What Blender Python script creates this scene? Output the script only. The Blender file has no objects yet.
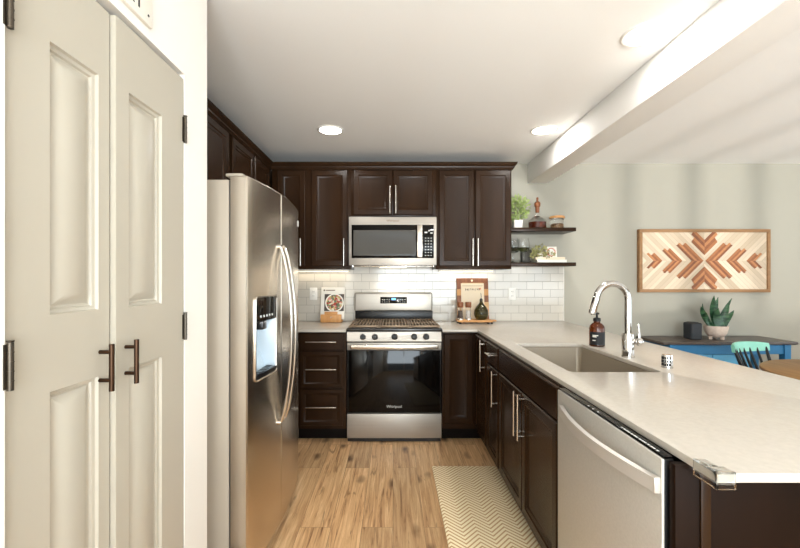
import bpy, bmesh, math, random
from math import pi, sin, cos, radians as R
from mathutils import Vector, Matrix
random.seed(7)
S = bpy.context.scene
COL = S.collection

# ------------------------------------------------------------------ camera, world, light, exposure
CAM_H = 1.32
F_PX = 395.0
VPX, VPY = 393.0, 279.0
cam = bpy.data.cameras.new('camera'); camo = bpy.data.objects.new('camera', cam); COL.objects.link(camo)
cam.sensor_fit = 'HORIZONTAL'; cam.sensor_width = 36.0; cam.lens = 36.0*F_PX/800
cam.shift_x = (400-VPX)/800; cam.shift_y = -(274-VPY)/800
cam.clip_start = .02
camo.location = (0, 0, CAM_H); camo.rotation_euler = (R(90), 0, 0)
S.camera = camo

S.view_settings.view_transform = 'Standard'
S.view_settings.look = 'None'
S.view_settings.gamma = 1.0
S.view_settings.use_curve_mapping = False
S.view_settings.exposure = 0.40

W = bpy.data.worlds.new('world'); S.world = W; W.use_nodes = True
bg = W.node_tree.nodes['Background']
bg.inputs[0].default_value = (.82, .925, 1, 1); bg.inputs[1].default_value = .5

def area(name, loc, rot, sx, sy, power, col=(1, .96, .9), spread=180):
    l = bpy.data.lights.new(name, 'AREA'); l.shape = 'RECTANGLE'; l.size = sx; l.size_y = sy
    l.energy = power; l.color = col; l.spread = R(spread)
    o = bpy.data.objects.new(name, l); COL.objects.link(o); o.location = loc; o.rotation_euler = rot
    return o
WARM = (1.0, .975, .94)
# daylight of the unseen windows; rear lamps tilted up as uplights to brighten the ceiling
area('daylight_rear_kitchen', (0.75, -2.28, 1.3), (R(138), 0, 0), 2.3, 1.9, 160, (.82, .925, 1))
area('daylight_rear_dining', (3.1, -2.28, 1.3), (R(150), 0, 0), 2.2, 1.9, 70, (.82, .925, 1))
area('daylight_side', (5.08, 1.5, 1.35), (0, R(125), 0), 1.5, 2.6, 30, (.82, .925, 1))
# sunlight thrown back up by the sloping ground outside, low enough to reach the ceiling through the glazing bars
gl = area('ground_bounce', (3.0, -20.0, -2.0), (R(90+11), 0, 0), .55, .55, 30, (1, .98, .94), 24)
CAN_W = 4.2      # each recessed lamp
UNDER_W = .25     # each strip under the wall cabinets

# ------------------------------------------------------------------ materials
def lin(c):
    c = c/255.0
    return c/12.92 if c <= .04045 else ((c+.055)/1.055)**2.4
def C(r, g, b): return (lin(r), lin(g), lin(b), 1)
MATS = {}
def mat(name, col, rough=.5, metal=0.0, coat=0.0, noise=None, bump=None, trans=0.0, ior=1.45, emis=None, estr=0, spec=.5, coatr=.1):
    m = bpy.data.materials.new(name); m.use_nodes = True; nt = m.node_tree; n = nt.nodes; L = nt.links
    p = n['Principled BSDF']
    p.inputs['Base Color'].default_value = col; p.inputs['Roughness'].default_value = rough
    p.inputs['Metallic'].default_value = metal; p.inputs['Coat Weight'].default_value = coat
    p.inputs['Coat Roughness'].default_value = coatr
    p.inputs['Transmission Weight'].default_value = trans; p.inputs['IOR'].default_value = ior
    p.inputs['Specular IOR Level'].default_value = spec
    if emis: p.inputs['Emission Color'].default_value = emis; p.inputs['Emission Strength'].default_value = estr
    tc = n.new('ShaderNodeTexCoord')
    if noise:      # (scale xyz, amount, second colour)
        sc, amt, col2 = noise
        mp = n.new('ShaderNodeMapping'); mp.inputs['Scale'].default_value = sc
        L.new(tc.outputs['Object'], mp.inputs[0])
        nz = n.new('ShaderNodeTexNoise'); nz.inputs['Scale'].default_value = 1; nz.inputs['Detail'].default_value = 5
        L.new(mp.outputs[0], nz.inputs[0])
        rp = n.new('ShaderNodeValToRGB'); rp.color_ramp.elements[0].position = .5-amt; rp.color_ramp.elements[1].position = .5+amt
        rp.color_ramp.elements[0].color = col; rp.color_ramp.elements[1].color = col2
        L.new(nz.outputs[0], rp.inputs[0]); L.new(rp.outputs[0], p.inputs['Base Color'])
    if bump:       # (scale xyz, strength, distance)
        sc, st, di = bump
        mp = n.new('ShaderNodeMapping'); mp.inputs['Scale'].default_value = sc
        L.new(tc.outputs['Object'], mp.inputs[0])
        nz = n.new('ShaderNodeTexNoise'); nz.inputs['Scale'].default_value = 1; nz.inputs['Detail'].default_value = 3
        L.new(mp.outputs[0], nz.inputs[0])
        b = n.new('ShaderNodeBump'); b.inputs['Strength'].default_value = st; b.inputs['Distance'].default_value = di
        L.new(nz.outputs[0], b.inputs['Height']); L.new(b.outputs[0], p.inputs['Normal'])
    MATS[name] = m
    return m

def math_node(nt, op, a, b=None, c=None):
    m = nt.nodes.new('ShaderNodeMath'); m.operation = op
    for i, v in enumerate((a, b, c)):
        if v is None: continue
        if isinstance(v, (int, float)): m.inputs[i].default_value = v
        else: nt.links.new(v, m.inputs[i])
    return m.outputs[0]

M = {}
M['wall'] = mat('wall_paint', C(172, 167, 153), .75, bump=((90, 90, 90), .08, .002))
M['white_wall'] = mat('white_wall_paint', C(240, 235, 226), .7, bump=((80, 80, 80), .08, .002))
M['ceiling'] = mat('ceiling_paint', C(246, 244, 240), .85, bump=((60, 60, 60), .12, .003))
M['door_paint'] = mat('door_paint', C(184, 176, 160), .42)
M['white_trim'] = mat('white_trim_paint', C(240, 236, 228), .45)
M['espresso'] = mat('espresso_wood', C(38, 24, 13), .27, noise=((9, 9, 1.6), .3, C(50, 32, 18)), coat=.0, spec=.16)
M['espresso_panel'] = mat('espresso_darkened', C(22, 13, 7), .4, noise=((9, 9, 1.6), .3, C(32, 19, 11)), spec=.05)  # same espresso, darkened to offset the window light on the end panel
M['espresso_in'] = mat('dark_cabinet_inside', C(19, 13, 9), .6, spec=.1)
M['quartz'] = mat('quartz', C(190, 181, 169), .2, noise=((70, 70, 70), .2, C(196, 187, 175)), spec=.4)
M['steel'] = mat('brushed_steel', C(180, 173, 163), .4, .6, noise=((1.5, 1.5, 160), .35, C(168, 161, 151)), bump=((2, 2, 260), .05, .001))
M['steel_v'] = mat('brushed_steel_fridge', C(214, 204, 190), .27, 1.0, noise=((3, 3, 3), .3, C(204, 194, 180)), bump=((160, 160, 2), .04, .001))
M['dw_steel'] = mat('brushed_steel_dishwasher', C(206, 201, 192), .45, .4, noise=((150, 150, 150), .3, C(194, 189, 180)))
M['bar'] = mat('satin_nickel', C(215, 208, 198), .25, 1.0)
M['handle_steel'] = mat('dishwasher_handle_steel', C(206, 201, 194), .4, .5)
M['chrome'] = mat('chrome', C(206, 204, 202), .06, 1.0)
M['bronze'] = mat('dark_bronze', C(72, 52, 38), .35, .9)
M['hinge_metal'] = mat('aged_hinge_metal', C(84, 76, 66), .35, .9)
M['fridge_side'] = mat('fridge_side_paint', C(176, 164, 147), .45)
M['black_glass'] = mat('black_glass', C(10, 8, 7), .06, spec=.3, coat=.0, coatr=.02)
M['grey_glass'] = mat('microwave_window', C(62, 58, 52), .14, spec=.3, coatr=.04)
M['black'] = mat('black_enamel', C(22, 20, 19), .3)
M['black_matte'] = mat('black_plastic', C(18, 17, 17), .5)
M['iron'] = mat('cast_iron_painted_sheen', C(128, 108, 86), .4, .4, bump=((200, 200, 200), .2, .001))  # tan stands for warm reflections on the black grates, put into the base colour
M['cooktop'] = mat('cooktop_enamel', C(30, 27, 24), .22)
M['key_print'] = mat('key_print', C(215, 215, 210), .5)
M['blue_led'] = mat('blue_display', C(60, 150, 220), .3, emis=C(80, 180, 255), estr=2.0)
M['recess'] = mat('dispenser_recess', C(196, 208, 216), .35, .2)
M['sink_steel'] = mat('sink_steel', C(150, 138, 121), .36, .35, bump=((30, 200, 30), .06, .001))
M['art_frame'] = mat('art_frame_wood', C(168, 126, 84), .55, noise=((3, 30, 30), .25, C(140, 102, 64)))
M['paper'] = mat('white_paper', C(240, 234, 222), .7)
M['cream'] = mat('cream_paper', C(232, 214, 186), .7)
M['ink'] = mat('ink', C(120, 100, 80), .7)
M['ink_black'] = mat('black_ink', C(40, 38, 36), .7)
M['walnut'] = mat('walnut', C(112, 62, 32), .45, noise=((60, 8, 8), .2, C(140, 84, 46)))
M['oak'] = mat('honey_oak', C(190, 132, 74), .5, noise=((40, 6, 6), .22, C(206, 152, 94)))
M['board_light'] = mat('light_maple', C(206, 164, 112), .5)
M['amber'] = mat('amber_glass', C(120, 54, 10), .05, trans=.85, ior=1.45)
M['label_black'] = mat('black_label', C(28, 28, 30), .5)
M['olive'] = mat('dark_olive_glass', C(70, 62, 22), .05, trans=.55, ior=1.45)
M['clear'] = mat('clear_glass', (1, 1, 1, 1), .02, trans=1.0, ior=1.3)
M['clear_plastic'] = mat('clear_plastic', C(250, 252, 252), .05, trans=1.0, ior=1.2)
M['liquor'] = mat('amber_liquor', C(112, 40, 14), .08, trans=.35)
M['wine'] = mat('dark_green_glass', C(110, 116, 70), .06, trans=.85)
M['salt'] = mat('white_salt', C(238, 230, 220), .5)
M['pepper'] = mat('peppercorns', C(60, 48, 42), .6, noise=((180, 180, 180), .1, C(120, 104, 92)))
M['nuts'] = mat('mixed_nuts', C(96, 62, 36), .6, noise=((120, 120, 120), .08, C(186, 146, 100)))
M['leaf'] = mat('bright_leaf', C(140, 164, 88), .5, noise=((40, 40, 40), .2, C(184, 198, 130)))
M['leaf_dry'] = mat('pale_leaf', C(128, 134, 82), .55, noise=((50, 50, 50), .2, C(186, 176, 122)))
M['snake'] = mat('dark_leaf', C(22, 54, 34), .35, noise=((14, 14, 60), .12, C(62, 98, 66)))
M['white_pot'] = mat('white_ceramic', C(238, 230, 220), .4)
M['speckle_pot'] = mat('beige_stoneware', C(214, 190, 172), .6, noise=((60, 60, 60), .2, C(226, 206, 190)))
M['speaker'] = mat('charcoal_fabric', C(40, 43, 47), .6, bump=((400, 400, 400), .3, .001))
M['blue'] = mat('blue_paint', C(44, 112, 158), .45, noise=((12, 12, 12), .3, C(54, 124, 170)))
M['light_blue'] = mat('light_blue_paint', C(98, 172, 212), .4)
M['dark_top'] = mat('dark_stained_top', C(70, 60, 54), .32, noise=((4, 60, 60), .25, C(88, 76, 68)))
M['teal'] = mat('teal_paint', C(126, 196, 172), .4, noise=((8, 8, 8), .25, C(150, 214, 192)))
M['chair_black'] = mat('black_paint', C(24, 24, 24), .35)
M['table_wood'] = mat('table_oak', C(158, 116, 60), .42, noise=((30, 4, 4), .22, C(132, 92, 46)))
M['lens'] = mat('lamp_lens', (1, 1, 1, 1), .5, emis=(1, .95, .86, 1), estr=9)
M['strip'] = mat('lamp_strip', (1, 1, 1, 1), .5, emis=(1, .88, .66, 1), estr=2)
M['outlet'] = mat('outlet_plastic', C(242, 238, 230), .4)
M['pane'] = mat('window_glass', (1, 1, 1, 1), .0, trans=1.0, ior=1.01)
M['dark_grey_block'] = mat('dark_grey', C(92, 88, 80), .55)
M['red_print'] = mat('orange_red_print', C(206, 92, 58), .6)

def tile_mat():
    m = bpy.data.materials.new('subway_tile'); m.use_nodes = True; nt = m.node_tree; n = nt.nodes; L = nt.links
    p = n['Principled BSDF']; tc = n.new('ShaderNodeTexCoord')
    sp = n.new('ShaderNodeSeparateXYZ'); L.new(tc.outputs['Object'], sp.inputs[0])
    cb = n.new('ShaderNodeCombineXYZ'); L.new(sp.outputs[0], cb.inputs[0]); L.new(sp.outputs[2], cb.inputs[1])
    br = n.new('ShaderNodeTexBrick'); L.new(cb.outputs[0], br.inputs[0])
    br.inputs['Color1'].default_value = C(214, 207, 195); br.inputs['Color2'].default_value = C(206, 199, 187)
    br.inputs['Mortar'].default_value = C(164, 156, 144)
    br.inputs['Scale'].default_value = 1; br.inputs['Mortar Size'].default_value = .0021; br.inputs['Mortar Smooth'].default_value = .2
    br.inputs['Brick Width'].default_value = .1524; br.inputs['Row Height'].default_value = .0762
    L.new(br.outputs['Color'], p.inputs['Base Color'])
    rr = math_node(nt, 'MULTIPLY_ADD', br.outputs['Fac'], .6, .1); L.new(rr, p.inputs['Roughness'])
    nz = n.new('ShaderNodeTexNoise'); nz.inputs['Scale'].default_value = 9; L.new(tc.outputs['Object'], nz.inputs[0])
    h = math_node(nt, 'MULTIPLY_ADD', br.outputs['Fac'], -1.0, math_node(nt, 'MULTIPLY', nz.outputs[0], .35))
    b = n.new('ShaderNodeBump'); b.inputs['Strength'].default_value = .35; b.inputs['Distance'].default_value = .0025
    L.new(h, b.inputs['Height']); L.new(b.outputs[0], p.inputs['Normal'])
    return m
M['tile'] = tile_mat()

def floor_mat():
    m = bpy.data.materials.new('oak_planks'); m.use_nodes = True; nt = m.node_tree; n = nt.nodes; L = nt.links
    p = n['Principled BSDF']; tc = n.new('ShaderNodeTexCoord')
    sp = n.new('ShaderNodeSeparateXYZ'); L.new(tc.outputs['Object'], sp.inputs[0])
    cb = n.new('ShaderNodeCombineXYZ'); L.new(sp.outputs[1], cb.inputs[0]); L.new(sp.outputs[0], cb.inputs[1])
    br = n.new('ShaderNodeTexBrick'); L.new(cb.outputs[0], br.inputs[0])
    br.inputs['Color1'].default_value = (0, 0, 0, 1); br.inputs['Color2'].default_value = (1, 1, 1, 1)
    br.inputs['Mortar'].default_value = (.2, .2, .2, 1)
    br.inputs['Scale'].default_value = 1; br.inputs['Mortar Size'].default_value = .0012
    br.inputs['Brick Width'].default_value = 1.05; br.inputs['Row Height'].default_value = .165; br.offset = .37
    # plank-dependent shift for the grain
    sh = n.new('ShaderNodeVectorMath'); sh.operation = 'MULTIPLY_ADD'
    L.new(br.outputs['Color'], sh.inputs[0]); sh.inputs[1].default_value = (7.3, 3.1, 5.7); L.new(tc.outputs['Object'], sh.inputs[2])
    mp = n.new('ShaderNodeMapping'); mp.inputs['Scale'].default_value = (46, 2.2, 10); L.new(sh.outputs[0], mp.inputs[0])
    g = n.new('ShaderNodeTexNoise'); g.inputs['Scale'].default_value = 1; g.inputs['Detail'].default_value = 7; g.inputs['Roughness'].default_value = .68
    g.inputs['Distortion'].default_value = .9
    L.new(mp.outputs[0], g.inputs[0])
    rp = n.new('ShaderNodeValToRGB'); e = rp.color_ramp.elements
    e[0].position = .30; e[0].color = C(116, 74, 40); e[1].position = .72; e[1].color = C(236, 198, 146)
    x = e.new(.43); x.color = C(192, 144, 92); x = e.new(.56); x.color = C(212, 168, 114)
    L.new(g.outputs[0], rp.inputs[0])
    hsv = n.new('ShaderNodeHueSaturation'); hsv.inputs['Saturation'].default_value = .92; L.new(rp.outputs[0], hsv.inputs['Color'])
    L.new(math_node(nt, 'MULTIPLY_ADD', br.outputs['Color'], .3, .84), hsv.inputs['Value'])
    # knots
    mk = n.new('ShaderNodeMapping'); mk.inputs['Scale'].default_value = (6.4, 3.0, 4); L.new(sh.outputs[0], mk.inputs[0])
    nd = n.new('ShaderNodeTexNoise'); nd.inputs['Scale'].default_value = 9; L.new(tc.outputs['Object'], nd.inputs[0])
    ad = n.new('ShaderNodeVectorMath'); ad.operation = 'MULTIPLY_ADD'; L.new(nd.outputs['Color'], ad.inputs[0]); ad.inputs[1].default_value = (.22, .22, .22); L.new(mk.outputs[0], ad.inputs[2])
    vo = n.new('ShaderNodeTexVoronoi'); vo.inputs['Scale'].default_value = 1; L.new(ad.outputs[0], vo.inputs[0])
    kr = n.new('ShaderNodeValToRGB'); kr.color_ramp.elements[0].position = .06; kr.color_ramp.elements[1].position = .24
    kr.color_ramp.elements[0].color = (.85, .85, .85, 1); kr.color_ramp.elements[1].color = (0, 0, 0, 1)
    L.new(vo.outputs['Distance'], kr.inputs[0])
    mx = n.new('ShaderNodeMix'); mx.data_type = 'RGBA'; L.new(kr.outputs[0], mx.inputs[0]); L.new(hsv.outputs[0], mx.inputs[6]); mx.inputs[7].default_value = C(78, 46, 26)
    mx2 = n.new('ShaderNodeMix'); mx2.data_type = 'RGBA'; L.new(math_node(nt, 'MULTIPLY', br.outputs['Fac'], .55), mx2.inputs[0]); L.new(mx.outputs[2], mx2.inputs[6]); mx2.inputs[7].default_value = C(84, 54, 32)
    mc = n.new('ShaderNodeMapping'); mc.inputs['Scale'].default_value = (22, 3.2, 6); L.new(sh.outputs[0], mc.inputs[0])
    nc = n.new('ShaderNodeTexNoise'); nc.inputs['Scale'].default_value = 1; nc.inputs['Detail'].default_value = 4; nc.inputs['Distortion'].default_value = 1.6; L.new(mc.outputs[0], nc.inputs[0])
    cr = n.new('ShaderNodeValToRGB'); cr.color_ramp.elements[0].position = .63; cr.color_ramp.elements[1].position = .72
    cr.color_ramp.elements[0].color = (0, 0, 0, 1); cr.color_ramp.elements[1].color = (.55, .55, .55, 1); L.new(nc.outputs[0], cr.inputs[0])
    mx3 = n.new('ShaderNodeMix'); mx3.data_type = 'RGBA'; L.new(cr.outputs[0], mx3.inputs[0]); L.new(mx2.outputs[2], mx3.inputs[6]); mx3.inputs[7].default_value = C(104, 66, 38)
    L.new(mx3.outputs[2], p.inputs['Base Color'])
    p.inputs['Roughness'].default_value = .34
    b = n.new('ShaderNodeBump'); b.inputs['Strength'].default_value = .12; b.inputs['Distance'].default_value = .002
    L.new(g.outputs[0], b.inputs['Height']); L.new(b.outputs[0], p.inputs['Normal'])
    return m
M['floor'] = floor_mat()

def chevron_mat():
    m = bpy.data.materials.new('chevron_mat'); m.use_nodes = True; nt = m.node_tree; n = nt.nodes; L = nt.links
    p = n['Principled BSDF']; tc = n.new('ShaderNodeTexCoord')
    sp = n.new('ShaderNodeSeparateXYZ'); L.new(tc.outputs['Object'], sp.inputs[0])
    u = math_node(nt, 'PINGPONG', math_node(nt, 'ADD', sp.outputs[0], 2.0), .0745)
    v = math_node(nt, 'ADD', sp.outputs[1], math_node(nt, 'MULTIPLY', u, 1.0))
    f = math_node(nt, 'FRACT', math_node(nt, 'MULTIPLY', math_node(nt, 'ADD', v, 5.0), 1/.030))
    t = math_node(nt, 'LESS_THAN', f, .38)
    mx = n.new('ShaderNodeMix'); mx.data_type = 'RGBA'; L.new(t, mx.inputs[0])
    mx.inputs[6].default_value = C(255, 238, 200); mx.inputs[7].default_value = C(204, 164, 112)
    L.new(mx.outputs[2], p.inputs['Base Color']); p.inputs['Roughness'].default_value = .6
    b = n.new('ShaderNodeBump'); b.inputs['Strength'].default_value = .4; b.inputs['Distance'].default_value = -.002
    L.new(t, b.inputs['Height']); L.new(b.outputs[0], p.inputs['Normal'])
    return m
M['mat'] = chevron_mat()

def art_mat():
    m = bpy.data.materials.new('pale_diagonal_planks'); m.use_nodes = True; nt = m.node_tree; n = nt.nodes; L = nt.links
    p = n['Principled BSDF']; tc = n.new('ShaderNodeTexCoord')
    sp = n.new('ShaderNodeSeparateXYZ'); L.new(tc.outputs['Object'], sp.inputs[0])
    ax = math_node(nt, 'ABSOLUTE', sp.outputs[0]); az = math_node(nt, 'ABSOLUTE', sp.outputs[2])
    t = math_node(nt, 'MULTIPLY', math_node(nt, 'ADD', math_node(nt, 'SUBTRACT', ax, az), 3.0), 1/.048)
    k = math_node(nt, 'FLOOR', t); fr = math_node(nt, 'FRACT', t)
    wn = n.new('ShaderNodeTexWhiteNoise'); wn.noise_dimensions = '2D'
    cb = n.new('ShaderNodeCombineXYZ'); L.new(k, cb.inputs[0])
    L.new(math_node(nt, 'ADD', math_node(nt, 'SIGN', sp.outputs[0]), math_node(nt, 'MULTIPLY', math_node(nt, 'SIGN', sp.outputs[2]), 3.0)), cb.inputs[1])
    L.new(cb.outputs[0], wn.inputs[0])
    rp = n.new('ShaderNodeValToRGB'); e = rp.color_ramp.elements
    e[0].position = 0; e[0].color = C(196, 174, 146); e[1].position = 1; e[1].color = C(228, 208, 182)
    L.new(wn.outputs[0], rp.inputs[0])
    seam = math_node(nt, 'LESS_THAN', fr, .06)
    mx = n.new('ShaderNodeMix'); mx.data_type = 'RGBA'; L.new(math_node(nt, 'MULTIPLY', seam, .6), mx.inputs[0]); L.new(rp.outputs[0], mx.inputs[6]); mx.inputs[7].default_value = C(150, 128, 102)
    L.new(mx.outputs[2], p.inputs['Base Color']); p.inputs['Roughness'].default_value = .6
    return m
M['art_planks'] = art_mat()
for i, c in enumerate(((164, 102, 58), (140, 82, 46), (182, 120, 72), (126, 72, 42))):
    M['inlay%d' % i] = mat('inlay_wood_%d' % i, C(*c), .55, noise=((50, 50, 50), .25, C(*[min(255, v+14) for v in c])))
def food_mat():
    m = bpy.data.materials.new('salad_print'); m.use_nodes = True; nt = m.node_tree; n = nt.nodes; L = nt.links
    p = n['Principled BSDF']; tc = n.new('ShaderNodeTexCoord')
    vo = n.new('ShaderNodeTexVoronoi'); vo.inputs['Scale'].default_value = 60; L.new(tc.outputs['Object'], vo.inputs[0])
    sp = n.new('ShaderNodeSeparateColor'); L.new(vo.outputs['Color'], sp.inputs[0])
    rp = n.new('ShaderNodeValToRGB'); rp.color_ramp.interpolation = 'CONSTANT'; e = rp.color_ramp.elements
    e[0].position = 0; e[0].color = C(176, 60, 40); e[1].position = .25; e[1].color = C(104, 120, 84)
    for q, c in ((.45, (226, 214, 190)), (.6, (92, 80, 62)), (.75, (210, 140, 126)), (.88, (196, 176, 110))):
        x = e.new(q); x.color = C(*c)
    L.new(sp.outputs[0], rp.inputs[0]); L.new(rp.outputs[0], p.inputs['Base Color']); p.inputs['Roughness'].default_value = .45
    return m
M['food'] = food_mat()

# ------------------------------------------------------------------ mesh helpers
class B:
    def __init__(s): s.bm = bmesh.new()
    def box(s, x0, x1, y0, y1, z0, z1, bev=0.0, seg=2, mi=0):
        t = bmesh.new()
        bmesh.ops.create_cube(t, size=1)
        for v in t.verts:
            v.co = Vector((x0+(v.co.x+.5)*(x1-x0), y0+(v.co.y+.5)*(y1-y0), z0+(v.co.z+.5)*(z1-z0)))
        if bev > 0:
            bmesh.ops.bevel(t, geom=t.edges[:], offset=min(bev, .49*min(abs(x1-x0), abs(y1-y0), abs(z1-z0))), segments=seg, affect='EDGES', profile=.5)
        for f in t.faces: f.material_index = mi
        s.join(t); return s
    def join(s, t):
        me = bpy.data.meshes.new('tmp'); t.to_mesh(me); t.free(); s.bm.from_mesh(me); bpy.data.meshes.remove(me)
    def loft(s, rings, caps=(True, True), closed=True, mi=0):
        vs = [[s.bm.verts.new(p) for p in r] for r in rings]
        n = len(rings[0]); out = []
        for a, b in zip(vs, vs[1:]):
            for i in range(n if closed else n-1):
                j = (i+1) % n
                out.append(s.bm.faces.new((a[i], a[j], b[j], b[i])))
        if caps[0]: out.append(s.bm.faces.new(list(reversed(vs[0]))))
        if caps[1]: out.append(s.bm.faces.new(vs[-1]))
        for f in out: f.material_index = mi
        return s
    def tube(s, pts, r, n=12, caps=True, mi=0):
        pts = [Vector(p) for p in pts]; rr = r if isinstance(r, (list, tuple)) else [r]*len(pts)
        rings = []; ref = None
        for i, p in enumerate(pts):
            d = (pts[min(i+1, len(pts)-1)]-pts[max(i-1, 0)]).normalized()
            if ref is None:
                ref = d.orthogonal().normalized()
            ref = (ref-d*ref.dot(d)).normalized(); bi = d.cross(ref)
            rings.append([p+(ref*cos(2*pi*k/n)+bi*sin(2*pi*k/n))*rr[i] for k in range(n)])
        return s.loft(rings, (caps, caps), mi=mi)
    def cyl(s, p0, p1, r, r2=None, n=24, mi=0):
        return s.tube([p0, p1], [r, r if r2 is None else r2], n, mi=mi)
    def lathe(s, prof, c=(0, 0, 0), n=32, caps=(True, True), mi=0):
        rings = [[Vector((c[0]+max(r, 1e-4)*cos(2*pi*k/n), c[1]+max(r, 1e-4)*sin(2*pi*k/n), c[2]+z)) for k in range(n)] for r, z in prof]
        return s.loft(rings, caps, mi=mi)
    def prism(s, poly, y0, y1, mi=0):          # poly in (x, z), extruded along y
        return s.loft([[Vector((x, y0, z)) for x, z in poly], [Vector((x, y1, z)) for x, z in poly]], mi=mi)
    def prismz(s, poly, z0, z1, mi=0):
        return s.loft([[Vector((x, y, z0)) for x, y in poly], [Vector((x, y, z1)) for x, y in poly]], mi=mi)
    def slab(s, polys, z0, z1, bev=.003):      # outlines and holes filled, thickness along z
        cu = bpy.data.curves.new('tmp', 'CURVE'); cu.dimensions = '2D'; cu.fill_mode = 'BOTH'
        cu.extrude = (z1-z0)/2-bev; cu.bevel_depth = bev; cu.bevel_resolution = 2; cu.offset = -bev
        for po in polys:
            sp = cu.splines.new('POLY'); sp.points.add(len(po)-1); sp.use_cyclic_u = True
            for q, (x, y) in zip(sp.points, po): q.co = (x, y, 0, 1)
        o = bpy.data.objects.new('tmp', cu); COL.objects.link(o)
        dg = bpy.context.evaluated_depsgraph_get(); me = bpy.data.meshes.new_from_object(o.evaluated_get(dg))
        me.transform(Matrix.Translation((0, 0, (z0+z1)/2))); s.bm.from_mesh(me)
        bpy.data.objects.remove(o); bpy.data.curves.remove(cu); bpy.data.meshes.remove(me)
        bmesh.ops.remove_doubles(s.bm, verts=s.bm.verts[:], dist=1e-5)
        return s
    def panel(s, x0, x1, z0, z1, yf, t, rings, bev=.002):
        """slab facing -y whose front steps through rectangular rings of (inset, depth)"""
        def rect(i, y): return [Vector((x0+i, y, z0+i)), Vector((x1-i, y, z0+i)), Vector((x1-i, y, z1-i)), Vector((x0+i, y, z1-i))]
        rs = [rect(0, yf+t), rect(0, yf+bev), rect(bev, yf)]+[rect(i, yf+d) for i, d in rings]
        return s.loft(rs)
    def grid_panel(s, x0, x1, z0, z1, yf, t, holes, rings, bev=.002):
        """door leaf facing -y with several moulded panels (hx0,hx1,hz0,hz1)"""
        xs = sorted({x0, x1, *[h[0] for h in holes], *[h[1] for h in holes]}); zs = sorted({z0, z1, *[h[2] for h in holes], *[h[3] for h in holes]})
        for i in range(len(xs)-1):
            for j in range(len(zs)-1):
                cx, cz = (xs[i]+xs[i+1])/2, (zs[j]+zs[j+1])/2
                if any(h[0] < cx < h[1] and h[2] < cz < h[3] for h in holes): continue
                s.bm.faces.new([s.bm.verts.new(p) for p in ((xs[i], yf, zs[j]), (xs[i+1], yf, zs[j]), (xs[i+1], yf, zs[j+1]), (xs[i], yf, zs[j+1]))])
        for h in holes:
            def rect(i, y): return [Vector((h[0]+i, y, h[2]+i)), Vector((h[1]-i, y, h[2]+i)), Vector((h[1]-i, y, h[3]-i)), Vector((h[0]+i, y, h[3]-i))]
            s.loft([rect(0, yf)]+[rect(i, yf+d) for i, d in rings], (False, True))
        def R_(y): return [Vector((x0, y, z0)), Vector((x1, y, z0)), Vector((x1, y, z1)), Vector((x0, y, z1))]
        s.loft([R_(yf+t), R_(yf)], (True, False))
        bmesh.ops.remove_doubles(s.bm, verts=s.bm.verts[:], dist=1e-5)
        return s
    def xf(s, mtx): s.bm.transform(mtx); return s
    def text(s, body, size, mtx, ext=.0006):
        cu = bpy.data.curves.new('tmp', 'FONT'); cu.body = body; cu.size = size; cu.extrude = ext; cu.align_x = 'CENTER'; cu.align_y = 'CENTER'; cu.resolution_u = 3
        o = bpy.data.objects.new('tmp', cu); COL.objects.link(o)
        dg = bpy.context.evaluated_depsgraph_get(); me = bpy.data.meshes.new_from_object(o.evaluated_get(dg))
        me.transform(mtx); s.bm.from_mesh(me)
        bpy.data.objects.remove(o); bpy.data.curves.remove(cu); bpy.data.meshes.remove(me)
        return s

OFF = {}
def obj(name, b, m, parent=None, smooth=35, recalc=True):
    bm = b.bm
    if recalc: bmesh.ops.recalc_face_normals(bm, faces=bm.faces[:])
    me = bpy.data.meshes.new(name)
    if parent is not None: bm.transform(Matrix.Translation(-OFF[parent.name]))
    bm.to_mesh(me); bm.free()
    for x in (m if isinstance(m, (list, tuple)) else [m]): me.materials.append(M[x])
    for p in me.polygons: p.use_smooth = True
    me.set_sharp_from_angle(angle=R(smooth))
    o = bpy.data.objects.new(name, me); COL.objects.link(o)
    if parent is not None:
        o.parent = parent; OFF[o.name] = OFF[parent.name]
    else: OFF[o.name] = Vector((0, 0, 0))
    return o
def tag(o, label, cat, group=None, kind=None):
    o['label'] = label; o['category'] = cat
    if group: o['group'] = group
    if kind: o['kind'] = kind
    return o
ROT = {'y': 0.0, 'x+': pi/2, 'x-': -pi/2}     # which way the local front (-y) looks
def thing(name, label, cat, base, face='y', group=None, kind=None):
    """Empty at the base. Part meshes are written in frame coordinates (world turned so that the front looks to -y)."""
    o = bpy.data.objects.new(name, None); COL.objects.link(o); o.empty_display_size = .1
    a = ROT[face] if isinstance(face, str) else face
    o.rotation_euler = (0, 0, a); o.location = Matrix.Rotation(a, 4, 'Z') @ Vector(base)
    OFF[o.name] = Vector(base)
    return tag(o, label, cat, group, kind)
def single(name, b, m, label, cat, origin, group=None, kind=None, **k):
    b.bm.transform(Matrix.Translation(-Vector(origin)))
    o = obj(name, b, m, None, **k); o.location = origin
    return tag(o, label, cat, group, kind)
def struct(name, b, m, label, cat):
    return tag(obj(name, b, m), label, cat, kind='structure')
def vtext(x, y, z): return Matrix.Translation((x, y, z)) @ Matrix.Rotation(R(90), 4, 'X')
def arc(cx, cy, r, a0, a1, n): return [(cx+r*cos(R(a0+(a1-a0)*i/n)), cy+r*sin(R(a0+(a1-a0)*i/n))) for i in range(n+1)]
def rrect(x0, x1, y0, y1, r, n=5):
    return arc(x1-r, y1-r, r, 0, 90, n)+arc(x0+r, y1-r, r, 90, 180, n)+arc(x0+r, y0+r, r, 180, 270, n)+arc(x1-r, y0+r, r, 270, 360, n)

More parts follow.
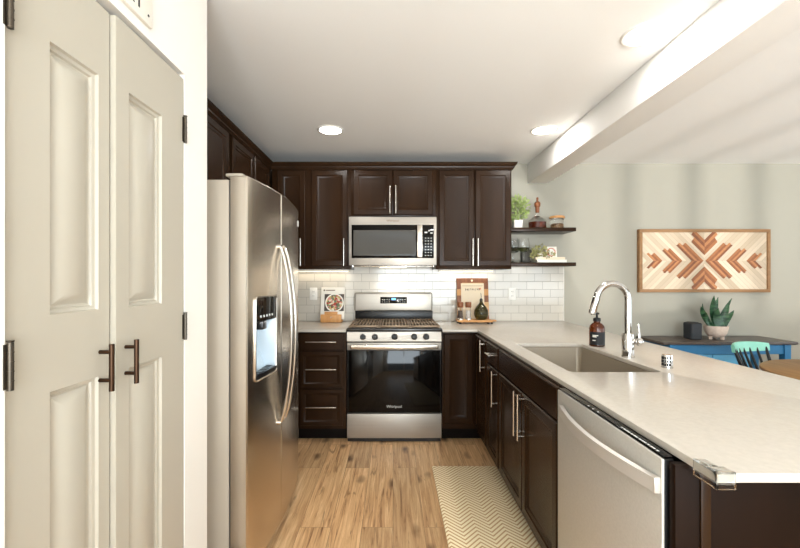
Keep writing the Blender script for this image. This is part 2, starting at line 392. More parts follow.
# ------------------------------------------------------------------ room shell
D = 3.835; H = 2.44; XL = -1.43; XR = 5.2; YB = -2.3
PX = -.72                                   # face of the pantry wall
struct('floor', B().box(XL-.2, XR+.2, YB-.2, D+.2, -.1, 0), 'floor', 'warm oak plank floor with dark knots running toward the range', 'floor')
struct('ceiling', B().box(XL-.2, XR+.2, YB-.2, D+.2, H, H+.1), 'ceiling', 'off white flat ceiling over kitchen and dining area', 'ceiling')
struct('wall_back', B().box(XL-.2, XR+.2, D, D+.12, 0, H), 'wall', 'grey beige painted wall behind the range and the wooden wall art', 'wall')
struct('wall_left', B().box(XL-.12, XL, 1.529, D, 0, H), 'wall', 'painted wall behind the refrigerator', 'wall')
DY0, DY1, DZ = .7325, 1.366, 2.026
b = B().box(PX-.12, PX, YB, DY0, 0, H).box(PX-.12, PX, DY1, 1.529, 0, H).box(PX-.12, PX, DY0, DY1, DZ, H)
b.box(XL-.12, PX-.12, 1.42, 1.529, 0, H)
struct('wall_pantry', b, 'white_wall', 'white wall around the beige pantry double doors', 'wall')
struct('wall_closet', B().box(XL-.12, XL-.02, YB, 1.42, 0, H), 'white_wall', 'back wall of the pantry closet behind the doors', 'wall')
# rear wall and dining side wall, each with openings for daylight
def pierced(axis, c, t, a0, a1, wins, name, label):
    b = B(); edges = sorted({a0, a1, *[w[0] for w in wins], *[w[1] for w in wins]})
    for p, q in zip(edges, edges[1:]):
        w = next((w for w in wins if w[0] <= p and q <= w[1]), None)
        for z0, z1 in ([(0, H)] if w is None else [(0, w[2]), (w[3], H)]):
            if z1-z0 < .005: continue
            if axis == 'y': b.box(p, q, c, c+t, z0, z1)
            else: b.box(c, c+t, p, q, z0, z1)
    struct(name, b, 'white_wall' if axis == 'y' else 'wall', label, 'wall')
wr = [(-.45, 1.80, .05, 2.15), (1.92, 3.94, .05, 2.15)]
pierced('y', YB-.12, .12, PX, XR+.12, wr, 'wall_rear', 'white wall with two glazed openings behind the camera')
ws = [(.15, 2.85, .7, 2.1)]
pierced('x', XR, .12, YB, D, ws, 'wall_right', 'painted dining wall with a wide window beyond the table')
def win(n, axis, c, w, k, label, f=.05):
    b = B()
    def bx(p, q, z0, z1):
        if axis == 'y': b.box(p, q, c+.03, c+.09, z0, z1, .004)
        else: b.box(c+.03, c+.09, p, q, z0, z1, .004)
    bx(w[0], w[1], w[2], w[2]+f); bx(w[0], w[1], w[3]-f, w[3])
    for i in range(k+1):
        x = w[0]+(w[1]-w[0]-f)*i/k; bx(x, x+f, w[2]+f, w[3]-f)
    o = struct('window_%d' % n, b, 'white_trim', label, 'window')
    return o
win(1, 'y', YB-.12, wr[0], 2, 'white framed glazing behind the camera on the kitchen side')
win(2, 'y', YB-.12, wr[1], 4, 'white framed glazing behind the camera on the dining side', .13)
win(3, 'x', XR, ws[0], 3, 'white framed window in the dining side wall')
struct('ceiling_beam', B().box(1.31, 1.50, YB, D, 2.247, H, .003), 'ceiling', 'long white boxed beam dividing the kitchen ceiling from the dining ceiling', 'beam')
# backsplash
b = B().box(XL, 1.652, D-.009, D, .914, 1.452).box(-.3985, .4225, D-.009, D, 1.452, 1.50)
struct('backsplash', b, 'tile', 'cream glossy subway tile backsplash behind the range and counters', 'backsplash')
struct('trim_1', B().box(1.652, 1.658, D-.011, D, .914, 1.452, .002), 'white_trim', 'thin white edge strip at the end of the tile', 'trim')
struct('baseboard_back', B().box(1.66, XR, D-.014, D, 0, .09, .004), 'white_trim', 'white baseboard under the grey dining wall', 'baseboard')
struct('baseboard_pantry', B().box(PX, PX+.014, DY1+.02, 1.529, 0, .09, .004), 'white_trim', 'white baseboard beside the pantry doors', 'baseboard')

# ------------------------------------------------------------------ pantry doors (face +x)
DR = [(.003, .007), (.010, .010), (.013, .015), (.018, .016), (.042, .003)]
def hinge(name, parent, u, z0, z1, v):
    b = B()
    b.cyl((u, v, z0), (u, v, z1), .0055, n=14)
    for k in range(1, 5):
        z = z0+(z1-z0)*k/5; b.cyl((u, v, z-.001), (u, v, z+.001), .0062, n=14)
    b.lathe([(.0, 0), (.006, .001), (.0065, .004)], (u, v, z1), 12)
    b.box(u-.010, u+.010, v+.003, v+.0055, z0+.003, z1-.003)
    return obj(name, b, 'hinge_metal' if v < 0 else 'hinge_metal', parent)
def pull(parent, u, v, z0, z1, r=.0055, m='bronze', posts=None, name='handle', standoff=.03):
    """vertical bar pull standing off a front at depth v"""
    b = B(); b.cyl((u, v-standoff, z0), (u, v-standoff, z1), r, n=16)
    for z in (posts or (z0+.022, z1-.022)): b.cyl((u, v-standoff, z), (u, v+.001, z), r*.82, n=12)
    return obj(name, b, m, parent)
def hpull(parent, u0, u1, v, z, r=.0055, m='bar', standoff=.03, name='handle'):
    b = B(); b.cyl((u0, v-standoff, z), (u1, v-standoff, z), r, n=16)
    for u in (u0+.025, u1-.025): b.cyl((u, v-standoff, z), (u, v+.001, z), r*.82, n=12)
    return obj(name, b, m, parent)
for n, u0, u1, h0, h1, hu, hg, VF, lab in ((1, .7365, 1.0230, .846, .986, .990, .739, -PX+.015, 'nearer leaf of the beige pantry double door, with dark bar handle'),
                                       (2, 1.0295, 1.361, 1.080, 1.234, 1.066, 1.362, -PX+.002, 'farther leaf of the beige pantry double door, next to the white wall corner')):
    t = thing('door_%d' % n, lab, 'door', ((u0+u1)/2, VF, .012), 'x+', kind='structure')
    obj('door_leaf', B().grid_panel(u0, u1, .012, 2.008, VF, .035, [(h0, h1, 1.243, 1.830), (h0, h1, .22, 1.077)], DR), 'door_paint', t)
    pull(t, hu, VF, 1.039, 1.157, .0062, posts=(1.066, 1.137), name='door_handle')
    for z in (1.834, 1.156, .28): hinge('hinge', t, hg, z-.045, z+.045, -PX-.004)
# sign above the doors
t = thing('pantry_sign', 'white sign with grey lettering above the pantry doors', 'sign', (1.04, -PX, 2.056), 'x+')
obj('board', B().box(.915, 1.163, -PX-.012, -PX, 2.056, 2.19, .002), 'paper', t)
obj('lettering', B().text('PANTRY .', .062, vtext(1.018, -PX-.0125, 2.097)), 'ink_black', t)

# ------------------------------------------------------------------ refrigerator (front faces +x)
FU0, FU1, FS = 1.68, 2.59, 2.048
t = thing('refrigerator', 'tall stainless side by side refrigerator with water dispenser and bowed handles', 'refrigerator', ((FU0+FU1)/2, .7, 0), 'x+')
b = B().box(FU0+.005, FU1-.005, .70, 1.39, .02, 1.745, .006)
obj('body', b, 'fridge_side', t)
obj('kick_grille', B().box(FU0+.02, FU1-.02, .675, .70, .012, .055, .003), 'black_matte', t)
def fv(u): # front profile of the two doors, one gentle curve
    s = (u-FU0)/(FU1-FU0)*2-1
    return .62-.042*(1-s*s)
def fdoor(u0, u1, hole=None):
    n = 14; us = [u0+(u1-u0)*i/n for i in range(n+1)]
    poly = [(u, fv(u)) for u in us]
    poly[0] = (u0, fv(u0)+.006); poly[-1] = (u1, fv(u1)+.006)
    poly.insert(1, (u0+.006, fv(u0))); poly.insert(-1, (u1-.006, fv(u1)))
    poly += [(u1, .692), (u0, .692)]
    b = B()
    ins = lambda d: [(min(max(x, u0+d), u1-d), y+(d if y < .69 else 0)) for x, y in poly]
    b.loft([[Vector((x, y, .062)) for x, y in ins(.004)], [Vector((x, y, .066)) for x, y in poly], [Vector((x, y, 1.756)) for x, y in poly], [Vector((x, y, 1.760)) for x, y in ins(.004)]])
    return b
fz = obj('freezer_door', fdoor(FU0, FS-.003), 'steel_v', t, smooth=25)
rf = obj('fridge_door', fdoor(FS+.003, FU1), 'steel_v', t, smooth=25)
obj('door_gasket', B().box(FU0+.01, FU1-.01, .692, .70, .07, 1.74), 'black_matte', t)
# dispenser set into the freezer door
d0, d1, z0, z1 = 1.737, 1.970, .862, 1.242
va = (fv(d0)+fv(d1))/2-.006
b = B()
fr = [(0, 0), (.0, -.004), (.004, -.007), (.009, -.004), (.010, 0)]
def rect3(i, dv):
    c = rrect(d0+i, d1-i, z0+i, z1-i, max(.018-i, .008), 4)
    return [Vector((x, fv(x)-.002+dv, z)) for x, z in c]
b.loft([rect3(0, .004), rect3(0, -.004), rect3(.004, -.006), rect3(.009, -.003), rect3(.010, .004)], (False, False))
dp = obj('dispenser_frame', b, 'bar', fz)
def fsheet(u0, u1, a0, a1, dv, n=8):
    b = B(); rings = []
    for i in range(n+1):
        u = u0+(u1-u0)*i/n
        rings.append([Vector((u, fv(u)+dv, a0)), Vector((u, fv(u)+dv, a1)), Vector((u, fv(u)+dv+.012, a1)), Vector((u, fv(u)+dv+.012, a0))])
    return b.loft(rings)
obj('dispenser_panel', fsheet(d0+.009, d1-.009, 1.128, z1-.009, -.0045), 'black_glass', fz)
ra, rb, rz0, rz1 = d0+.011, d1-.011, z0+.012, 1.126
def cut(o, cutter_b):
    c = obj('cutter', cutter_b, 'black'); c.parent = o.parent; OFF[c.name] = OFF[o.name]
    c.data.transform(Matrix.Translation(-OFF[o.name]))
    m_ = o.modifiers.new('cut', 'BOOLEAN'); m_.object = c; m_.operation = 'DIFFERENCE'; m_.solver = 'EXACT'
    dg = bpy.context.evaluated_depsgraph_get(); me = bpy.data.meshes.new_from_object(o.evaluated_get(dg))
    o.modifiers.clear(); o.data = me; cm = c.data; bpy.data.objects.remove(c); bpy.data.meshes.remove(cm)
    for p in me.polygons: p.use_smooth = True
    me.set_sharp_from_angle(angle=R(25)); me.name = o.name
cut(fz, B().box(ra-.0015, rb+.0015, .5, .670, rz0-.0015, rz1+.0015))
b = B()
b.loft([[Vector((u, v, z)) for u, v, z in ((ra, fv(ra), rz0), (ra, .630, rz0), (ra, .668, rz0+.10), (ra, .668, rz1), (ra, fv(ra), rz1))], [Vector((u, v, z)) for u, v, z in ((rb, fv(rb), rz0), (rb, .630, rz0), (rb, .668, rz0+.10), (rb, .668, rz1), (rb, fv(rb), rz1))]], (True, True))
bm = b.bm; bm.faces.ensure_lookup_table()
bmesh.ops.recalc_face_normals(bm, faces=bm.faces[:])
front = [f for f in bm.faces if len(f.verts) == 4 and all(abs(v.co.y-fv(v.co.x)) < 1e-4 for v in f.verts)]
bmesh.ops.delete(bm, geom=front, context='FACES'); bmesh.ops.reverse_faces(bm, faces=bm.faces[:])
obj('dispenser_recess', b, 'recess', fz, smooth=20, recalc=False)
obj('dispenser_tray', fsheet(d0+.009, d1-.009, z0+.008, z0+.030, -.005), 'black', fz)
b = B()
for k in range(7): b.box(ra+.02+.03*k, ra+.032+.03*k, .598, .628, rz0+.0185, rz0+.0205)
obj('drip_grate', b, 'black_matte', fz)
for k in range(5):
    u = d0+.05+k*.030; obj('dispenser_button', B().cyl((u, fv(u)-.007, 1.15), (u, fv(u), 1.15), .006, n=10), 'key_print', fz)
obj('dispenser_nozzle', B().box(d0+.085, d0+.145, .60, .66, 1.085, 1.125, .004), 'black', fz)
o = area('dispenser_lamp', (0, 0, 0), (R(-20), 0, 0), .10, .02, .22, (.9, .96, 1)); o.parent = fz; o.location = Vector((d0+.13, .605, 1.12))-OFF[fz.name]
obj('dispenser_paddle', B().box(d0+.09, d0+.14, .655, .662, .98, 1.08, .003), 'bar', fz)
def bow(u, parent):
    pts = []; n = 18
    for i in range(n+1):
        s = i/n*2-1; pts.append((u, fv(u)-.008-.058*(1-s*s)**.8, 1.037+.447*s))
    b = B(); rings = []
    for i, p in enumerate(pts):
        s = abs(i/n*2-1); w = .014-.004*s
        rings.append([Vector((p[0]+w*cos(2*pi*k/12), p[1]+.009*sin(2*pi*k/12), p[2])) for k in range(12)])
    b.loft(rings)
    for z in (1.484, .59): b.cyl((u, fv(u)-.012, z), (u, fv(u)+.002, z), .012, n=12)
    return obj('handle', b, 'bar', parent)
bow(FS-.035, fz); bow(FS+.035, rf)
for u in (FU0+.06, FU1-.06): obj('hinge_cover', B().box(u-.045, u+.045, .645, .72, 1.7605, 1.775, .006), 'fridge_side', t)
obj('badge', B().box(2.50, 2.53, fv(2.515)-.003, fv(2.515)+.004, 1.655, 1.69, .001), 'key_print', rf)

# ------------------------------------------------------------------ cabinets
PR = [(.044, 0), (.050, .005), (.056, .0055), (.066, .013), (.068, .0135)]
PRS = [(.030, 0), (.035, .004), (.040, .0045), (.047, .010)]
def cdoor(parent, u0, u1, z0, z1, vf, name='door', rings=PR, m='espresso'):
    return obj(name, B().panel(u0, u1, z0, z1, vf, .020, rings, .006), m, parent)
def flat(parent, u0, u1, z0, z1, vf, name='drawer'):
    return obj(name, B().panel(u0, u1, z0, z1, vf, .020, [(.02, 0)], .004), 'espresso', parent)
def wallcab(label, u0, u1, z0, z1, vface, vback, face='y', group='dark wall cabinets'):
    t = thing('wall_cabinet', label, 'cabinet', ((u0+u1)/2, vface, z0), face, group)
    obj('cabinet_box', B().box(u0, u1, vface+.0205, vback, z0, z1, .0015), 'espresso', t)
    return t
VU = 3.485; VB = D
CZ0, CZ1 = 1.408, 2.30
t = wallcab('dark wall cabinet between the corner and the microwave, with two separate doors', -1.075, -.3745, CZ0, CZ1, VU, VB)
d = cdoor(t, -1.025, -.777, 1.4347, 2.282, VU); pull(d, -.812, VU, 1.436, 1.675, m='bar')
d = cdoor(t, -.724, -.402, 1.4347, 2.282, VU); pull(d, -.432, VU, 1.436, 1.675, m='bar')
t = wallcab('short dark wall cabinet directly above the microwave', -.3735, .3795, 1.868, CZ1, VU, VB)
d = cdoor(t, -.353, -.006, 1.885, 2.282, VU); pull(d, -.028, VU, 1.895, 2.135, m='bar')
d = cdoor(t, .002, .353, 1.885, 2.282, VU); pull(d, .024, VU, 1.895, 2.135, m='bar')
t = wallcab('dark wall cabinet beside the floating shelves, with paired bar handles', .3805, 1.051, CZ0, CZ1, VU, VB)
d = cdoor(t, .406, .7165, 1.4347, 2.282, VU); pull(d, .700, VU, 1.436, 1.675, m='bar')
d = cdoor(t, .7265, 1.0415, 1.4347, 2.282, VU); pull(d, .745, VU, 1.436, 1.675, m='bar')
t = wallcab('short dark wall cabinet over the refrigerator', 1.70, 2.620, 1.82, CZ1, 1.077, 1.43, 'x+')
cdoor(t, 1.75, 2.165, 1.84, 2.282, 1.077); cdoor(t, 2.185, 2.596, 1.84, 2.282, 1.077)
t = wallcab('dark wall cabinet on the left wall past the refrigerator', 2.621, D-.005, CZ0, CZ1, 1.077, 1.43, 'x+')
d = cdoor(t, 2.659, 3.062, 1.4347, 2.282, 1.077); pull(d, 3.04, 1.077, 1.436, 1.675, m='bar')
cdoor(t, 3.092, 3.46, 1.4347, 2.282, 1.077)
# crown moulding: one profile swept round the corner and returned at the end
prof = [(0, CZ1-.012), (.012, CZ1-.012), (.016, CZ1-.002), (.022, CZ1+.004), (.024, CZ1+.014), (.032, CZ1+.022), (.040, CZ1+.034), (.042, CZ1+.042), (.045, CZ1+.0475), (0, CZ1+.0475)]
path = [((-1.097, 1.66), (1, 0)), ((-1.097, VU+.02), (1, -1)), ((1.051, VU+.02), (1, -1)), ((1.051, D-.003), (1, 0))]
b = B(); rings = []
for (x, y), (nx, ny) in path: rings.append([Vector((x+nx*o, y+ny*o, z)) for o, z in prof])
b.loft(rings)
tag(obj('crown_molding', b, 'espresso', smooth=20), 'dark stepped crown molding along the tops of the wall cabinets', 'molding', kind='structure')

# under-cabinet lamps
for x0, x1, lab in ((-.98, -.42, 'slim light strip under the wall cabinet near the cookbook'), (.44, .96, 'slim light strip under the wall cabinet above the cutting board')):
    t = thing('under_cabinet_light', lab, 'light', ((x0+x1)/2, D-.05, 1.39), group='under cabinet lights')
    obj('housing', B().box(x0, x1, D-.085, D-.025, 1.395, 1.4075, .002), 'white_trim', t)
    obj('diffuser', B().box(x0+.01, x1-.01, D-.08, D-.03, 1.3925, 1.3955), 'strip', t)
    o = area('under_cabinet_glow', (0, 0, -.004), (R(-18), 0, 0), x1-x0-.03, .04, UNDER_W, (1, .85, .62)); o.parent = t
t = thing('under_microwave_light', 'warm lamp under the microwave over the stove', 'light', (0, 3.6, 1.425))
obj('lens', B().box(-.12, .12, 3.58, 3.64, 1.4225, 1.4275, .001), 'strip', t)
o = area('cooktop_glow', (0, 0, -.006), (0, 0, 0), .22, .05, .6, (1, .86, .66)); o.parent = t

# ------------------------------------------------------------------ base cabinets along the back wall
VBF = 3.185
def basebox(parent, u0, u1, vf, vback, top=.893, open_top=False):
    b = B()
    if open_top:
        for p, q in ((u0, u0+.018), (u1-.018, u1)): b.box(p, q, vf+.0205, vf+.105, .105, top); b.box(p, q, vf+.105, vback-.012, .105, .66)
        b.box(u0+.018, u1-.018, vf+.0205, vback, .105, .123); b.box(u0+.018, u1-.018, vback-.012, vback, .123, top)
        b.box(u0+.018, u1-.018, vf+.0205, vf+.04, top-.16, top); b.box(u0+.018, u1-.018, vf+.0205, vf+.04, .123, .16)
        b.box((u0+u1)/2-.02, (u0+u1)/2+.02, vf+.0205, vf+.04, .16, top-.16)
    else: b.box(u0, u1, vf+.0205, vback, .105, top)
    obj('cabinet_box', b, 'espresso', parent)
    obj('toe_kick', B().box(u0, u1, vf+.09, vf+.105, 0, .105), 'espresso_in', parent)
t = thing('drawer_cabinet', 'dark base cabinet with three drawers between refrigerator and range', 'cabinet', (-.575, VBF, 0))
basebox(t, -.785, -.379, VBF, D-.012)
for z0, z1, hz in ((.748, .882, .815), (.441, .735, .595), (.135, .428, .292)):
    d = obj('drawer', B().panel(-.752, -.402, z0, z1, VBF, .020, PRS if z1-z0 > .2 else [(.02, 0)], .003), 'espresso', t)
    hpull(d, -.70, -.455, VBF, hz)
t = thing('base_cabinet', 'dark base cabinet hidden in the corner past the refrigerator', 'cabinet', (3.2, .79, 0), 'x+')
basebox(t, 2.64, D-.012, .79, 1.425)
cdoor(t, 2.66, 3.15, .135, .882, .79)
# corner cabinet: one door faces the camera, one faces the aisle
t = thing('corner_cabinet', 'dark corner base cabinet with one door each side of the inner corner', 'cabinet', (.655, VBF, 0))
b = B().box(.399, 1.25, VBF+.0205, D-.012, .105, .893).box(.6705, 1.25, 2.768, VBF+.0205, .105, .893)
obj('cabinet_box', b, 'espresso', t)
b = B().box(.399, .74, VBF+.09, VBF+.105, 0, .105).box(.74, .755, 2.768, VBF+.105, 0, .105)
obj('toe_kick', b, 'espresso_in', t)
cdoor(t, .412, .646, .150, .876, VBF)
XF = .65
b = B().panel(-3.14, -2.782, .14, .882, XF, .020, PR, .006).xf(Matrix.Rotation(-pi/2, 4, 'Z'))
d = obj('door', b, 'espresso', t)
b = B(); b.cyl((.62, 2.815, .66), (.62, 2.815, .885), .0055, n=16)
for z in (.69, .855): b.cyl((.62, 2.815, z), (.651, 2.815, z), .0045, n=12)
obj('handle', b, 'bar', d)

# ------------------------------------------------------------------ peninsula cabinets (fronts face -x; frame u = -Y, v = X)
XBK = 1.25
t = thing('base_cabinet', 'narrow dark base cabinet with one drawer over one door, between corner and sink', 'cabinet', (-2.607, XF, 0), 'x-')
obj('cabinet_box', B().box(-2.767, -2.4405, XF+.0205, XF+.105, .105, .893).box(-2.767, -2.52, XF+.105, XBK, .105, .893).box(-2.52, -2.4405, XF+.105, XBK, .105, .66), 'espresso', t)
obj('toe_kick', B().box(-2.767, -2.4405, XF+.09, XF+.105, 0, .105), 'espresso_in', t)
d = flat(t, -2.752, -2.455, .752, .886, XF); hpull(d, -2.66, -2.545, XF, .822)
d = cdoor(t, -2.752, -2.455, .14, .740, XF); pull(d, -2.485, XF, .515, .74, m='bar')
t = thing('sink_cabinet', 'dark base cabinet under the sink with blank front and two doors', 'cabinet', (-2.0, XF, 0), 'x-')
basebox(t, -2.4395, -1.5555, XF, XBK, open_top=True)
flat(t, -2.425, -1.572, .757, .888, XF, 'false_front')
d = cdoor(t, -2.425, -2.001, .14, .745, XF); pull(d, -2.030, XF, .515, .745, m='bar')
d = cdoor(t, -1.996, -1.572, .14, .745, XF); pull(d, -1.966, XF, .515, .745, m='bar')
# dishwasher
t = thing('dishwasher', 'stainless dishwasher with bowed bar handle under the peninsula counter', 'dishwasher', (-1.23, .66, 0), 'x-')
obj('tub', B().box(-1.545, -.935, .666, 1.24, .10, .868, .002), 'black_matte', t)
dd = obj('door', B().box(-1.523, -.933, .635, .642, .115, .894, .002), 'dw_steel', t)
obj('inner_door', B().box(-1.521, -.935, .6422, .664, .115, .893, .001), 'black_matte', t)
obj('control_strip', B().box(-1.523, -.936, .641, .664, .8945, .900, .001), 'black_glass', t)
b = B()
for k in range(14):
    u = -1.12+k*.0115; b.box(u, u+.006+.002*(k % 3), .645, .650, .9002, .9006)
for k in range(3): b.box(-1.25-.03*k, -1.244-.03*k, .645, .650, .9002, .9006)
obj('key_print', b, 'key_print', t)
obj('kick_plate', B().box(-1.54, -.936, .70, .715, 0, .10), 'black_matte', t)
b = B(); rings = []; n = 20
for i in range(n+1):
    s = i/n*2-1; u = -1.205+.265*s; v = .630-.036*(1-s*s)
    rings.append([Vector((u, v-.008, .812)), Vector((u, v+.004, .809)), Vector((u, v+.004, .849)), Vector((u, v-.008, .846))])
b.loft(rings)
for s in (-1, 1): b.box(-1.205+.265*s-.008, -1.205+.265*s+.002, .621, .6352, .8105, .8475, .001)
obj('handle', b, 'handle_steel', dd)
# end panel of the peninsula and its back
t = thing('end_panel', 'dark brown panel closing the near end of the peninsula', 'panel', (.95, .905, 0))
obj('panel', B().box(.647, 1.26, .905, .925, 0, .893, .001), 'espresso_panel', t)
obj('corner_strip', B().box(.702, .724, .899, .9045, 0, .893, .001), 'espresso', t)
t = thing('back_panel', 'dark panel along the dining side of the peninsula', 'panel', (1.27, 2.3, 0))
obj('panel', B().box(1.2605, 1.28, .905, D-.012, 0, .893, .001), 'espresso', t)

# ------------------------------------------------------------------ countertops
CT0, CT1 = .894, .914
SX0, SX1, SY0, SY1 = .775, 1.180, 1.724, 2.486
out = [(.398, 3.16), (.677, 3.16), (.677, .8245), (1.637, .8245), (1.637, D-.0095), (.398, D-.0095)]
single('countertop', B().slab([out, rrect(SX0, SX1, SY0, SY1, .03)], CT0, CT1, .002), 'quartz', 'large cream quartz peninsula countertop with sink cutout', 'countertop', (1.0, 2.3, CT0), smooth=25)
out = [(-.378, 3.16), (-.378, D-.0095), (XL+.001, D-.0095), (XL+.001, 2.64), (-.765, 2.64), (-.765, 3.16)]
single('countertop', B().slab([out], CT0, CT1, .002), 'quartz', 'short cream quartz countertop left of the range under the cookbook', 'countertop', (-.9, 3.4, CT0), smooth=25)
# clear corner guard
b = B()
for z0, z1 in ((CT0-.012, CT0-.001), (CT1+.001, CT1+.004)):
    b.box(.672, .712, .8195, .826+.0, z0, z1); b.box(.672, .679, .826, .885, z0, z1)
b.box(.672, .712, .8195, .8238, CT0-.002, CT1+.002, .001); b.box(.672, .6763, .8238, .885, CT0-.002, CT1+.002, .001)
b.box(.6763, .712, .8238, .850, CT1+.0008, CT1+.003, .001); b.box(.6763, .70, .85, .885, CT1+.0008, CT1+.003, .001)
single('corner_guard', b, 'clear_plastic', 'clear plastic corner guard on the near corner of the counter', 'corner guard', (.68, .83, CT0))
# sink
t = thing('sink', 'undermount stainless sink sunk in the peninsula counter', 'sink', (.98, 2.1, .69))
b = B()
def rr3(d, z, r): return [Vector((x, y, z)) for x, y in rrect(SX0-d, SX1+d, SY0-d, SY1+d, r)]
b.loft([rr3(.012, CT0-.001, .04), rr3(.004, CT0-.001, .034), rr3(.0, CT0-.004, .03), rr3(-.008, .73, .03), rr3(-.016, .712, .03), rr3(-.034, .700, .03)], (False, True))
obj('basin', b, 'sink_steel', t, recalc=True)
b = B().lathe([(.045, .7005), (.045, .7035), (.030, .7045), (.026, .7015), (0, .7015)], (.98, 2.2, 0), 28, (False, True))
obj('drain', b, 'chrome', t)

# ------------------------------------------------------------------ range
RX0, RX1, RC = -.371, .391, .010
t = thing('gas_range', 'stainless gas range with black oven glass and five knobs', 'range', (RC, 3.2, 0))
obj('body', B().box(RX0+.002, RX1-.002, 3.225, D-.02, .03, .905, .002), 'black', t)
for x in (RX0+.05, RX1-.05):
    for y in (3.27, D-.08): obj('levelling_foot', B().cyl((x, y, 0), (x, y, .031), .018, n=12), 'black_matte', t)
obj('toe_plate', B().box(RX0+.004, RX1-.004, 3.205, 3.224, .004, .040), 'black', t)
obj('storage_drawer', B().box(RX0, RX1, 3.185, 3.224, .036, .232, .004), 'steel', t)
od = obj('oven_door', B().box(RX0, RX1, 3.192, 3.224, .240, .745, .003), 'black', t)
obj('oven_glass', B().box(RX0+.012, RX1-.012, 3.1885, 3.1925, .246, .742, .001), 'black_glass', od)
obj('door_rail', B().box(RX0, RX1, 3.186, 3.224, .7455, .806, .004), 'steel', od)
b = B(); b.box(RX0+.03, RX1-.03, 3.140, 3.156, .762, .795, .006, 3)
for x in (RX0+.045, RX1-.045): b.box(x-.012, x+.012, 3.150, 3.188, .768, .790, .003)
obj('handle', b, 'bar', od)
obj('logo', B().text('Whirlpool', .030, vtext(RC, 3.188, .290)), 'key_print', od)
b = B(); b.loft([[Vector((RX0, y, z)) for y, z in ((3.186, .818), (3.186, .892), (3.26, .892), (3.26, .812), (3.19, .812))], [Vector((RX1, y, z)) for y, z in ((3.185, .818), (3.205, .892), (3.26, .892), (3.26, .812), (3.19, .812))]])
obj('control_panel', b, 'steel', t, smooth=12)
for x in (-.243, -.146, .013, .172, .268):
    b = B(); b.lathe([(.024, 0), (.024, .006), (.020, .010), (.0185, .026), (.016, .029), (0, .029)], n=24)
    b.box(-.004, .004, -.019, .019, .020, .034, .002)
    b.xf(Matrix.Translation((x, 3.194, .852)) @ Matrix.Rotation(R(75), 4, 'X'))
    k = obj('knob', b, 'black', t)
    b = B(); b.lathe([(.0262, -.0005), (.0262, .003), (.0243, .004), (.0243, 0)], n=24, caps=(False, False)); b.xf(Matrix.Translation((x, 3.194, .852)) @ Matrix.Rotation(R(75), 4, 'X'))
    obj('knob_ring', b, 'bar', k)
obj('cooktop', B().box(RX0-.004, RX1+.004, 3.176, D-.075, .8965, .924, .008, 3), 'cooktop', t)
for x0, x1 in ((RX0+.012, -.118), (-.114, .134), (.138, RX1-.012)):
    b = B(); y0, y1 = 3.20, 3.735; zt = .944
    for p in ((x0, x0+.012), (x1-.012, x1)): b.box(p[0], p[1], y0, y1, zt-.016, zt, .003)
    for p in ((y0, y0+.012), (y1-.012, y1), ((y0+y1)/2-.006, (y0+y1)/2+.006)): b.box(x0+.012, x1-.012, p[0], p[1], zt-.016, zt, .003)
    n = 8
    for i in range(1, n+1):
        x = x0+(x1-x0)*i/(n+1); b.box(x-.0065, x+.0065, y0+.012, y1-.012, zt-.013, zt-.001, .002)
    for x in (x0+.006, x1-.006):
        for y in (y0+.006, y1-.006): b.box(x-.006, x+.006, y-.006, y+.006, .9235, zt-.015)
    obj('grate', b, 'iron', t)
for x, y, r in ((-.245, 3.33, .045), (-.245, 3.6, .036), (.262, 3.33, .05), (.262, 3.6, .034), (.01, 3.47, .04)):
    obj('burner', B().lathe([(r+.012, .9235), (r+.01, .926), (r, .9265), (r, .929), (r-.006, .930), (0, .930)], (x, y, 0), 24), 'black', t)
obj('vent_panel', B().box(-.360, .378, 3.765, D-.022, .915, 1.015, .004), 'black', t)
bgd = obj('backguard', B().box(-.366, .374, 3.748, D-.022, 1.016, 1.190, .014, 4), 'steel', t)
obj('display', B().box(-.121, .132, 3.7455, 3.7495, 1.088, 1.150, .001), 'black_glass', bgd)
b = B()
for k in range(4):
    for j in range(2): b.box(-.105+.022*k, -.095+.022*k, 3.7448, 3.7456, 1.100+.022*j, 1.104+.022*j)
for k in range(4):
    for j in range(2): b.box(.042+.022*k, .052+.022*k, 3.7448, 3.7456, 1.100+.022*j, 1.104+.022*j)
obj('key_print', b, 'key_print', bgd)
obj('clock', B().box(-.012, .024, 3.7446, 3.7456, 1.122, 1.138), 'blue_led', bgd)

# ------------------------------------------------------------------ microwave
t = thing('microwave', 'stainless over the range microwave with black glass door', 'microwave', (0, 3.41, 1.437))
obj('body', B().box(-.372, .372, 3.432, D-.01, 1.437, 1.866, .003), 'black', t)
fr = obj('front_frame', B().box(-.381, .376, 3.41, 3.432, 1.4385, 1.856, .004), 'steel', t)
dr = obj('door', B().box(-.357, .352, 3.4065, 3.4105, 1.500, 1.788, .001), 'black_glass', t)
obj('window', B().panel(-.342, .200, 1.520, 1.742, 3.4040, .003, [(.012, 0), (.03, .0015)], .001), 'grey_glass', dr)
b = B().box(.2065, .252, 3.376, 3.388, 1.506, 1.782, .004)
for z in (1.53, 1.758): b.box(.215, .243, 3.385, 3.408, z-.01, z+.01, .002)
obj('handle', b, 'bar', dr)
b = B()
for j in range(7):
    for k in range(3): b.box(.276+.024*k, .286+.024*k, 3.4058, 3.4066, 1.520+.025*j, 1.526+.025*j)
b.box(.272, .296, 3.4056, 3.4066, 1.716, 1.728); b.box(.305, .318, 3.4056, 3.4066, 1.730, 1.740); b.box(.322, .342, 3.4056, 3.4066, 1.712, 1.722)
obj('key_print', b, 'key_print', t)
obj('logo', B().text('Whirlpool', .026, vtext(-.002, 3.4095, 1.823)), 'ink', fr)
b = B().box(-.36, .36, 3.435, 3.50, 1.428, 1.4368, .003)
for x in (-.35, .35): b.cyl((x, 3.44, 1.424), (x, 3.44, 1.437), .008, n=10)
obj('vent_grille', b, 'bar', t)

